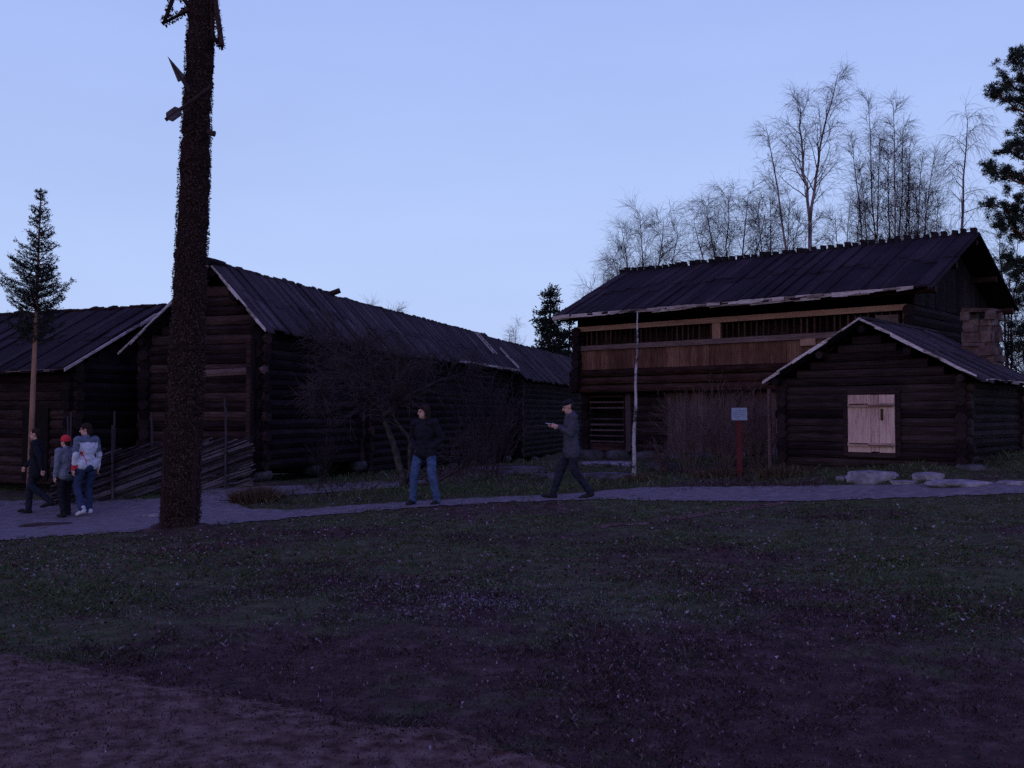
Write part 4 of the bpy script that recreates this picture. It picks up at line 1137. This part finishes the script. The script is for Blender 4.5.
def spruce(b, top, tiers, bare_to, wfun, label, seed, name, twr, nl, nw, trunk_mat, rb, group=None, up=.25, density=1.0, lop=0.0, rt=.010):
    r = random.Random(seed); t = thing(name, label, 'tree', b, 0, group)
    m = MB(b); m.tube([b-Vector((0,0,.15)), b.lerp(top,.35), b.lerp(top,.7), top], [rb, rb*.85, rb*.5, rt], 9, True); m.build('trunk', trunk_mat, t, True)
    br = MB(b); nd_ = MB(b); br.tube([b, top], [rb*.4, rt*.4], 4)
    for k in range(tiers):
        f = bare_to+(1-bare_to)*(k+r.random()*.5)/tiers; p = b.lerp(top, f); Lm = wfun(f)
        nb = r.randint(4, 7) if f < .93 else 3
        a0 = r.uniform(0, 6.28)
        for j in range(nb):
            a_ = a0+6.283*j/nb+r.uniform(-.3,.3); L = Lm*(r.uniform(.45, 1.15) if name == 'spruce_pole' else r.uniform(.6, 1.12))
            L *= 1+.22*math.sin(a_*2+k*1.7); p = b.lerp(top, min(.99, f+r.uniform(-.012, .012)))
            o_ = Vector((math.cos(a_), math.sin(a_), 0)); N = 6; pts = []
            for i in range(N+1):
                q = i/N; pts.append(p+o_*L*q+Vector((0,0,L*(-lop*math.sin(q*2.4)+up*q*q+.10*q*(1 if f>.9 else 0)))))
            br.tube(pts, [twr*1.6-twr*1.0*i/N for i in range(N+1)], 4, False)
            ns = max(3, int(L*11*density))
            for i in range(ns):
                q = .12+.88*(i+r.random())/ns; fi = q*N; ii_ = min(int(fi), N-1)
                c = pts[ii_].lerp(pts[ii_+1], fi-ii_); dd = (pts[ii_+1]-pts[ii_]).normalized()
                sd = dd.cross(Vector((0,0,1))).normalized()*r.choice((-1,1)); l2 = L*.42*(1.1-q*.8)*r.uniform(.5,1.2)+.06
                e = c+(dd*.75+sd*.65+Vector((0,0,r.uniform(.0,.35)))).normalized()*l2
                br.tube([c, e], [twr*.6, twr*.35], 3, False)
                nn_ = max(2, int(l2*26*density))
                for z_ in range(nn_): needles(nd_, c.lerp(e, r.random()), (e-c).normalized(), 3, nl, nw, r, .7)
            needles(nd_, pts[-1], dd, 8, nl, nw, r, .5)
            for z_ in range(int(L*22*density)): needles(nd_, pts[0].lerp(pts[-1], r.random()), o_, 2, nl, nw, r, .9)
    for z_ in range(40): needles(nd_, b.lerp(top, r.uniform(.9, .995)), Vector((0,0,1)), 2, nl*.8, nw, r, .6)
    c = br.build('branches', 'bark', t); nd_.build('needles', 'needle_spruce', c)
    return t
sb = on(30, 20.6); st_ = P(41, 188, 20.6)
zb = sb.z
fr = lambda py: (P(38, py, 20.6).z-zb)/(st_.z-zb)
def wspr(f):
    f0, f1 = fr(335), fr(312)
    if f < f1: return .46
    t = (1-f)/(1-f1)
    return .86*t**1.35+.05
spruce(sb, st_, 27, fr(342), wspr, 'slim spruce with a peeled pale lower trunk, set up at the left by the shed', 51, 'spruce_pole', .0085, .050, .017, 'peeled', .062, up=.45, density=1.45, lop=.0, rt=.009)
b2_ = on(547, 60); t2_ = P(551, 284, 60)
spruce(b2_, t2_, 20, .08, lambda f: 2.6*(1-f)**.8+.12, 'dark spruce standing between the farthest barn and the storehouse', 52, 'spruce_tree', .02, .26, .075, 'bark', .16, up=.12, density=.75, lop=.22, rt=.02)
b3_ = on(566, 62); t3_ = P(570, 318, 62)
spruce(b3_, t3_, 16, .08, lambda f: 2.2*(1-f)**.8+.12, 'lower dark spruce hidden partly behind the left eave of the storehouse', 53, 'spruce_tree', .02, .26, .075, 'bark', .14, up=.12, density=.7, lop=.22, rt=.02)

# ------------------------------------------------------------------ people
def fuse(name, prims, voxel, mats, parent, matfun=None, smooth=4):
    bm = bmesh.new()
    for p in prims:
        if p[0] == 'e':
            _, c, rad, *rot = p
            mt = Matrix.Translation(Vector(c)) @ (rot[0].to_4x4() if rot else Matrix.Identity(4)) @ Matrix.Diagonal((*rad, 1))
            bmesh.ops.create_uvsphere(bm, u_segments=20, v_segments=12, radius=1, matrix=mt)
        else:
            _, a, b_, r0, r1 = p
            a = Vector(a); b_ = Vector(b_); d_ = b_-a; L = d_.length
            q = Vector((0,0,1)).rotation_difference(d_.normalized()) if L > 1e-6 else Matrix.Identity(3).to_quaternion()
            mt = Matrix.Translation((a+b_)/2) @ q.to_matrix().to_4x4()
            bmesh.ops.create_cone(bm, cap_ends=True, segments=14, radius1=r0, radius2=r1, depth=max(L, 1e-4), matrix=mt)
            for c, r_ in ((a, r0), (b_, r1)): bmesh.ops.create_uvsphere(bm, u_segments=14, v_segments=8, radius=r_, matrix=Matrix.Translation(c))
    me = bpy.data.meshes.new(name); bm.to_mesh(me); bm.free()
    ob = bpy.data.objects.new(name, me); COL.objects.link(ob)
    md = ob.modifiers.new('r', 'REMESH'); md.mode = 'VOXEL'; md.voxel_size = voxel; md.use_smooth_shade = True
    if smooth:
        ms = ob.modifiers.new('s', 'SMOOTH'); ms.iterations = smooth; ms.factor = .5
    dg = bpy.context.evaluated_depsgraph_get(); dg.update()
    ne = bpy.data.meshes.new_from_object(ob.evaluated_get(dg))
    ob.modifiers.clear(); ob.data = ne; ne.name = name; bpy.data.meshes.remove(me)
    if name in ('jacket', 'trousers'):
        for v in ne.vertices:
            q = v.co; f_ = mnoise.noise(Vector((q.x*9, q.y*9, q.z*16)))*.013+mnoise.noise(Vector((q.x*22, q.y*22, q.z*34+5)))*.006
            v.co = q+v.normal*f_
    ne.materials.clear()
    for x_ in mats: ne.materials.append(M[x_])
    idx = [0]*len(ne.polygons)
    if matfun: idx = [matfun(p.center) for p in ne.polygons]
    ne.polygons.foreach_set('material_index', idx)
    ne.polygons.foreach_set('use_smooth', [True]*len(ne.polygons))
    ob.parent = parent
    return ob
def person(px, Y, label, rotz, H=1.75, stride=.0, arms=('down', 'down'), head_yaw=0., head_nod=0., hair='short', jacket='black_cloth', trousers='jeans', shoes='shoe', hem=.84, apart=.09, build=1.0, spread=None, jacket_fn=None, jacket_mats=None, lift=None, group=None):
    """local frame: facing -Y, metres at 1.75 m then scaled"""
    k = H/1.75; b = on(px, Y)
    r = thing('person', label, 'person', b, rotz, group)
    r.scale = (k, k, k)
    V_ = Vector
    lean = .0 if stride > .2 else .015
    hipz = .93-.10*stride*stride
    hip = {-1: V_((-apart, 0, hipz)), 1: V_((apart, 0, hipz))}
    fw = spread or apart*1.15
    foot = {-1: V_((-fw, -stride*.5, .085)), 1: V_((fw, stride*.5, .085))}
    if stride > .2: foot[1].z = .13
    knee = {}
    for s in (-1, 1):
        mid = hip[s].lerp(foot[s], .5); L = (hip[s]-foot[s]).length
        bend = math.sqrt(max(0, .43**2-(L/2)**2)) if L < .86 else 0
        if lift and s == lift[0]:
            foot[s] = V_((apart*s, lift[1], lift[2])); mid = hip[s].lerp(foot[s], .5); L = (hip[s]-foot[s]).length; bend = math.sqrt(max(0, .43**2-(L/2)**2))
        knee[s] = mid+V_((0, -max(bend, .015), 0))
    ch = V_((0, -lean, 1.28)); sh = {s: V_((s*.185*build, -lean, 1.43)) for s in (-1, 1)}
    neck0 = V_((0, -lean+.01, 1.45)); hc = V_((0, -lean-.025-.03*head_nod, 1.625-.02*head_nod))
    elbow, wrist, hdir = {}, {}, {}
    for s, a in zip((-1, 1), arms):
        if a == 'down': elbow[s] = sh[s]+V_((s*.06, .03, -.29)); wrist[s] = elbow[s]+V_((s*.005, -.05, -.25)); hdir[s] = V_((0, -.1, -1))
        if a == 'fwd': elbow[s] = sh[s]+V_((s*.05, -.10, -.27)); wrist[s] = elbow[s]+V_((-s*.02, -.16, -.20)); hdir[s] = V_((0, -.5, -.9))
        if a == 'back': elbow[s] = sh[s]+V_((s*.06, .13, -.26)); wrist[s] = elbow[s]+V_((s*.0, .05, -.25)); hdir[s] = V_((0, .1, -1))
        if a == 'pocket': elbow[s] = sh[s]+V_((s*.11, .09, -.27)); wrist[s] = V_((s*.16, -.065, 1.0)); hdir[s] = V_((-s*.5, .0, -.8))
        if a == 'hold': elbow[s] = sh[s]+V_((s*.03, -.05, -.29)); wrist[s] = elbow[s]+V_((-s*.09, -.19, .13)); hdir[s] = V_((-s*.2, -1, .15))
        hdir[s].normalize()
    rot = (Matrix.Rotation(head_yaw, 3, 'Z') @ Matrix.Rotation(head_nod*.45, 3, 'X'))
    def hp(x_, y_, z_): return hc+rot @ V_((x_, y_, z_))
    B = [('e', ch, (.145*build, .10, .2)), ('e', (0, 0, 1.06), (.13*build, .095, .17)), ('e', (0, .01, hipz+.01), (.15, .105, .12)),
         ('c', neck0, hc+V_((0, .02, -.06)), .055, .052),
         ('e', hp(0, .012, .025), (.074, .093, .098), rot), ('e', hp(0, -.028, -.045), (.056, .062, .072), rot),
         ('e', hp(0, -.060, -.085), (.028, .026, .024), rot), ('c', hp(0, -.088, .018), hp(0, -.106, -.022), .009, .015),
         ('e', hp(-.078, .01, .0), (.010, .020, .032), rot), ('e', hp(.078, .01, .0), (.010, .020, .032), rot),
         ('c', hp(-.02, -.083, -.052), hp(.02, -.083, -.052), .008, .008), ('c', hp(-.045, -.076, .035), hp(.045, -.076, .035), .012, .012)]
    for s in (-1, 1):
        B += [('c', V_((0, -lean, 1.40)), sh[s], .07, .058), ('c', sh[s], elbow[s], .052, .040), ('c', elbow[s], wrist[s], .038, .026),
              ('c', hip[s], knee[s], .085, .056), ('c', knee[s], foot[s], .054, .036)]
        # hand: palm, four unequal fingers with a knuckle bend, side thumb
        d_ = hdir[s]; side = d_.cross(V_((s, 0, .2))).normalized(); pal = side.cross(d_).normalized()
        pc = wrist[s]+d_*.055
        B += [('c', wrist[s], pc, .026, .030)]
        for q, ln_ in zip((-.026, -.009, .009, .026), (.062, .078, .073, .055)):
            a = pc+side*q+d_*.015; m1 = a+d_*ln_*.6; curl = pal*(-s)*.03
            e = m1+d_*ln_*.32+curl
            B += [('c', a, m1, .010, .009), ('c', m1, e, .009, .0075)]
        th0 = pc+side*-.028-d_*.02
        B += [('c', th0, th0-side*.022+d_*.038, .012, .009)]
        fd_ = V_((0, -1, 0)) if not (lift and s == lift[0]) else V_((0, -.75, -.6)).normalized()
        if s == 1 and stride > .2: fd_ = V_((0, -.93, -.30)).normalized()
        if s == -1 and stride > .2: fd_ = V_((0, -.97, .18)).normalized()
        B += [('c', foot[s]+V_((0, .03, -.035)), foot[s]+fd_*.13+V_((0, 0, -.043)), .026, .020)]
    fuse('body', B, .0065, ['skin'], r, None, 2)
    # clothing follows the body
    J = [('e', ch+V_((0, 0, -.02)), (.185*build, .135, .20)), ('e', (0, 0, 1.06), (.165*build, .128, .19)), ('c', (0, -lean, 1.40), neck0+V_((0, 0, .045)), .085, .07)]
    hz = hem
    hx = max(.075*build, apart*.85)
    for q in (-1, -.33, .33, 1): J += [('c', (q*hx*.9, 0, 1.0), (q*hx, .005, hz+.11), .122, .130)]
    for s in (-1, 1):
        J += [('c', V_((0, -lean, 1.41)), sh[s], .09, .078), ('c', sh[s], elbow[s], .074, .060), ('c', elbow[s], wrist[s]-hdir[s]*.0, .058, .044)]
    fuse('jacket', J, .012, jacket_mats or [jacket], r, jacket_fn, 5)
    Tm = [('e', (0, .012, hipz+.01), (.165, .122, .12))]
    for s in (-1, 1): Tm += [('c', hip[s], knee[s], .098, .072), ('c', knee[s], foot[s]+V_((0, .01, -.005)), .074, .062)]
    fuse('trousers', Tm, .012, [trousers], r, None, 4)
    for s in (-1, 1):
        fd_ = V_((0, -1, 0)) if not (lift and s == lift[0]) else V_((0, -.75, -.6)).normalized()
        f = foot[s]
        if s == 1 and stride > .2: fd_ = V_((0, -.93, -.30)).normalized()
        if s == -1 and stride > .2: fd_ = V_((0, -.97, .18)).normalized()
        fuse('shoe', [('c', f+V_((0, .015, .03)), f+V_((0, .03, -.03)), .050, .050), ('c', f+V_((0, .04, -.035)), f+fd_*.13+V_((0, 0, -.045)), .048, .040), ('e', f+fd_*.15+V_((0,0,-.052)), (.045, .065, .032))], .012, [shoes], r, None, 3)
    for s in (-1, 1):
        m = MB(); m.blob(hp(s*.031, -.078, .015), (.011, .009, .007), 1, 0, 2); m.build('eye', 'eye', r, True)
    if hair == 'long':
        Hh = [('e', hp(0, .028, .045), (.088, .100, .092), rot), ('e', hp(0, .065, -.05), (.085, .055, .12), rot),
              ('c', hp(-.072, .0, .05), hp(-.078, .02, -.14), .024, .024), ('c', hp(.072, .0, .05), hp(.078, .02, -.14), .024, .024), ('c', hp(-.05, -.072, .088), hp(.05, -.072, .088), .022, .022)]
        fuse('hair', Hh, .009, ['hair'], r, None, 3)
    elif hair == 'short':
        fuse('hair', [('e', hp(0, .026, .045), (.084, .096, .085), rot), ('e', hp(0, .06, -.02), (.075, .052, .08), rot)], .009, ['hair'], r, None, 3)
    elif hair == 'cap':
        fuse('hair', [('e', hp(0, .055, -.005), (.078, .055, .075), rot)], .009, ['hair'], r, None, 3)
        fuse('cap', [('e', hp(0, .012, .075), (.092, .108, .060), rot), ('e', hp(0, -.105, .058), (.062, .055, .010), rot)], .009, ['black_cloth'], r, None, 3)
    elif hair == 'redhat':
        fuse('hair', [('e', hp(0, .055, -.02), (.078, .050, .075), rot)], .009, ['hair'], r, None, 3)
        fuse('knit_hat', [('e', hp(0, .015, .065), (.098, .112, .098), rot), ('e', hp(0, .02, .03), (.098, .112, .03), rot)], .009, ['red_cloth'], r, None, 3)
    elif hair == 'hood':
        fuse('hair', [('e', hp(0, .02, .045), (.088, .100, .09), rot), ('e', hp(0, .07, -.05), (.085, .06, .10), rot)], .009, ['hair'], r, None, 3)
    return r, {'wrist': wrist, 'hdir': hdir}
# facing: rotz=0 looks at the camera (-Y); -90 deg turns the front to -X
person(425, 17.8, 'person standing with long dark hair, black jacket and light blue jeans', R(-25), 1.77, .12, ('pocket', 'pocket'), R(-35), .1, 'long', 'black_cloth', 'jeans', apart=.12, hem=.80, build=1.06, spread=.21)
man, inf = person(571, 17.85, 'person striding left in a dark cap and charcoal coat, holding a pale sheet in front', R(-82), 1.78, .62, ('hold', 'hold'), 0, .75, 'cap', 'navy_cloth', 'trouser', hem=.70, build=1.12)
pw = man.matrix_basis @ ((inf['wrist'][-1]+inf['wrist'][1])/2+Vector((0, -.12, .045)))
m = MB(pw); m.box(pw.x-.08, pw.x+.08, pw.y-.09, pw.y+.09, pw.z-.006, pw.z+.006, .004)
o = m.build('paper', 'phone'); o.rotation_euler = (0, R(8), R(8)); tag(o, 'pale folded sheet held in front by the walking person in the cap', 'paper')
wg = 'walkers on the path at the left'
person(37, 19.4, 'person all in black walking left with one knee bent, leftmost of the three walkers', R(-80), 1.66, .35, ('fwd', 'back'), 0, .3, 'short', 'black_cloth', 'trouser', hem=.72, lift=(1, .30, .26), group=wg)
def kidfn(c): return 0
person(67, 19.0, 'child in a red knitted hat, grey jacket and black trousers', R(-120), 1.52, .14, ('down', 'down'), R(15), .1, 'redhat', 'grey_cloth', 'black_cloth', 'shoe', hem=.80, group=wg)
def wfn(c):
    c = c+Vector((mnoise.noise(c*14)*.03, 0, mnoise.noise(c*11+Vector((5,0,0)))*.04))
    if c.z > 1.39 or (abs(c.x) > .19 and c.z > 1.20): return 1
    if .06 < c.x < .17 and .98 < c.z < 1.22 and abs(c.x-.07-(c.z-1.0)*.3) < .016: return 2
    if c.x > .21 and c.z < .96: return 2
    return 0
person(87, 19.0, 'person in a white jacket with slate shoulders and red stripes, blue jeans and white shoes', R(-125), 1.74, .22, ('down', 'down'), R(45), .15, 'hood', 'white_cloth', 'jeans_dark', 'shoe_white', hem=.86, apart=.12, jacket_fn=wfn, jacket_mats=['white_cloth', 'blue_cloth', 'red_cloth'], group=wg)

# ------------------------------------------------------------------ light
SUN_EL, SUN_AZ = R(5), R(218)            # afterglow behind the camera's left shoulder
w = bpy.data.worlds.new('World'); S.world = w; w.use_nodes = True
nt = w.node_tree; nt.nodes.clear(); L = nt.links
out = nd(nt, 'ShaderNodeOutputWorld'); bg = nd(nt, 'ShaderNodeBackground')
sky = nd(nt, 'ShaderNodeTexSky'); sky.sky_type = 'NISHITA'; sky.sun_disc = False
sky.sun_elevation = SUN_EL; sky.sun_rotation = SUN_AZ
sky.air_density = 1.0; sky.dust_density = .4; sky.ozone_density = 3.0
tc = nd(nt, 'ShaderNodeTexCoord'); sep = nd(nt, 'ShaderNodeSeparateXYZ')
L.new(tc.outputs['Generated'], sep.inputs[0])
dusk = ramp(nt, [(0, (1, 1, 1)), (.15, (1, 1, 1)), (.42, (1, 1, 1)), (.62, (1, 1, 1)), (1, (1, 1, 1))])
for e, c in zip(dusk.color_ramp.elements, [(.51,.63,.97),(.475,.605,.96),(.365,.485,.92),(.27,.26,.93),(.205,.180,.90)]): e.color = (*c, 1)
L.new(sep.outputs['Z'], dusk.inputs[0])
sc_ = nd(nt, 'ShaderNodeMix', data_type='RGBA', blend_type='MIX'); sc_.inputs['Factor'].default_value = .88
mulc = nd(nt, 'ShaderNodeVectorMath', operation='SCALE'); mulc.inputs['Scale'].default_value = 11.0
L.new(dusk.outputs[0], mulc.inputs[0])
L.new(sky.outputs[0], sc_.inputs['A']); cl = nd(nt, 'ShaderNodeTexNoise'); cl.inputs['Scale'].default_value = 2.2; cl.inputs['Detail'].default_value = 4
clm = nd(nt, 'ShaderNodeMapping'); clm.inputs['Scale'].default_value = (1, 1, 3.5)
L.new(tc.outputs['Generated'], clm.inputs['Vector']); L.new(clm.outputs['Vector'], cl.inputs['Vector'])
clr = nd(nt, 'ShaderNodeMapRange'); clr.inputs[3].default_value = .90; clr.inputs[4].default_value = 1.10
L.new(cl.outputs['Fac'], clr.inputs[0])
mul2 = nd(nt, 'ShaderNodeVectorMath', operation='SCALE'); L.new(mulc.outputs[0], mul2.inputs[0]); L.new(clr.outputs[0], mul2.inputs['Scale'])
L.new(mul2.outputs[0], sc_.inputs['B'])
L.new(sc_.outputs['Result'], bg.inputs['Color']); bg.inputs['Strength'].default_value = .1
L.new(bg.outputs[0], out.inputs[0])
sd = bpy.data.lights.new('sun', 'SUN'); sd.energy = .30; sd.angle = R(25); sd.color = (1, .60, .52)
so = bpy.data.objects.new('sun', sd); COL.objects.link(so)
dirv = Vector((math.sin(SUN_AZ)*math.cos(SUN_EL), math.cos(SUN_AZ)*math.cos(SUN_EL), math.sin(SUN_EL)))
so.rotation_euler = dirv.to_track_quat('Z', 'Y').to_euler()
so.location = (-10, -12, 20)

S.view_settings.view_transform = 'Standard'
S.view_settings.look = 'None'
S.view_settings.exposure = 0
S.view_settings.gamma = 1
S.cycles.use_denoising = False
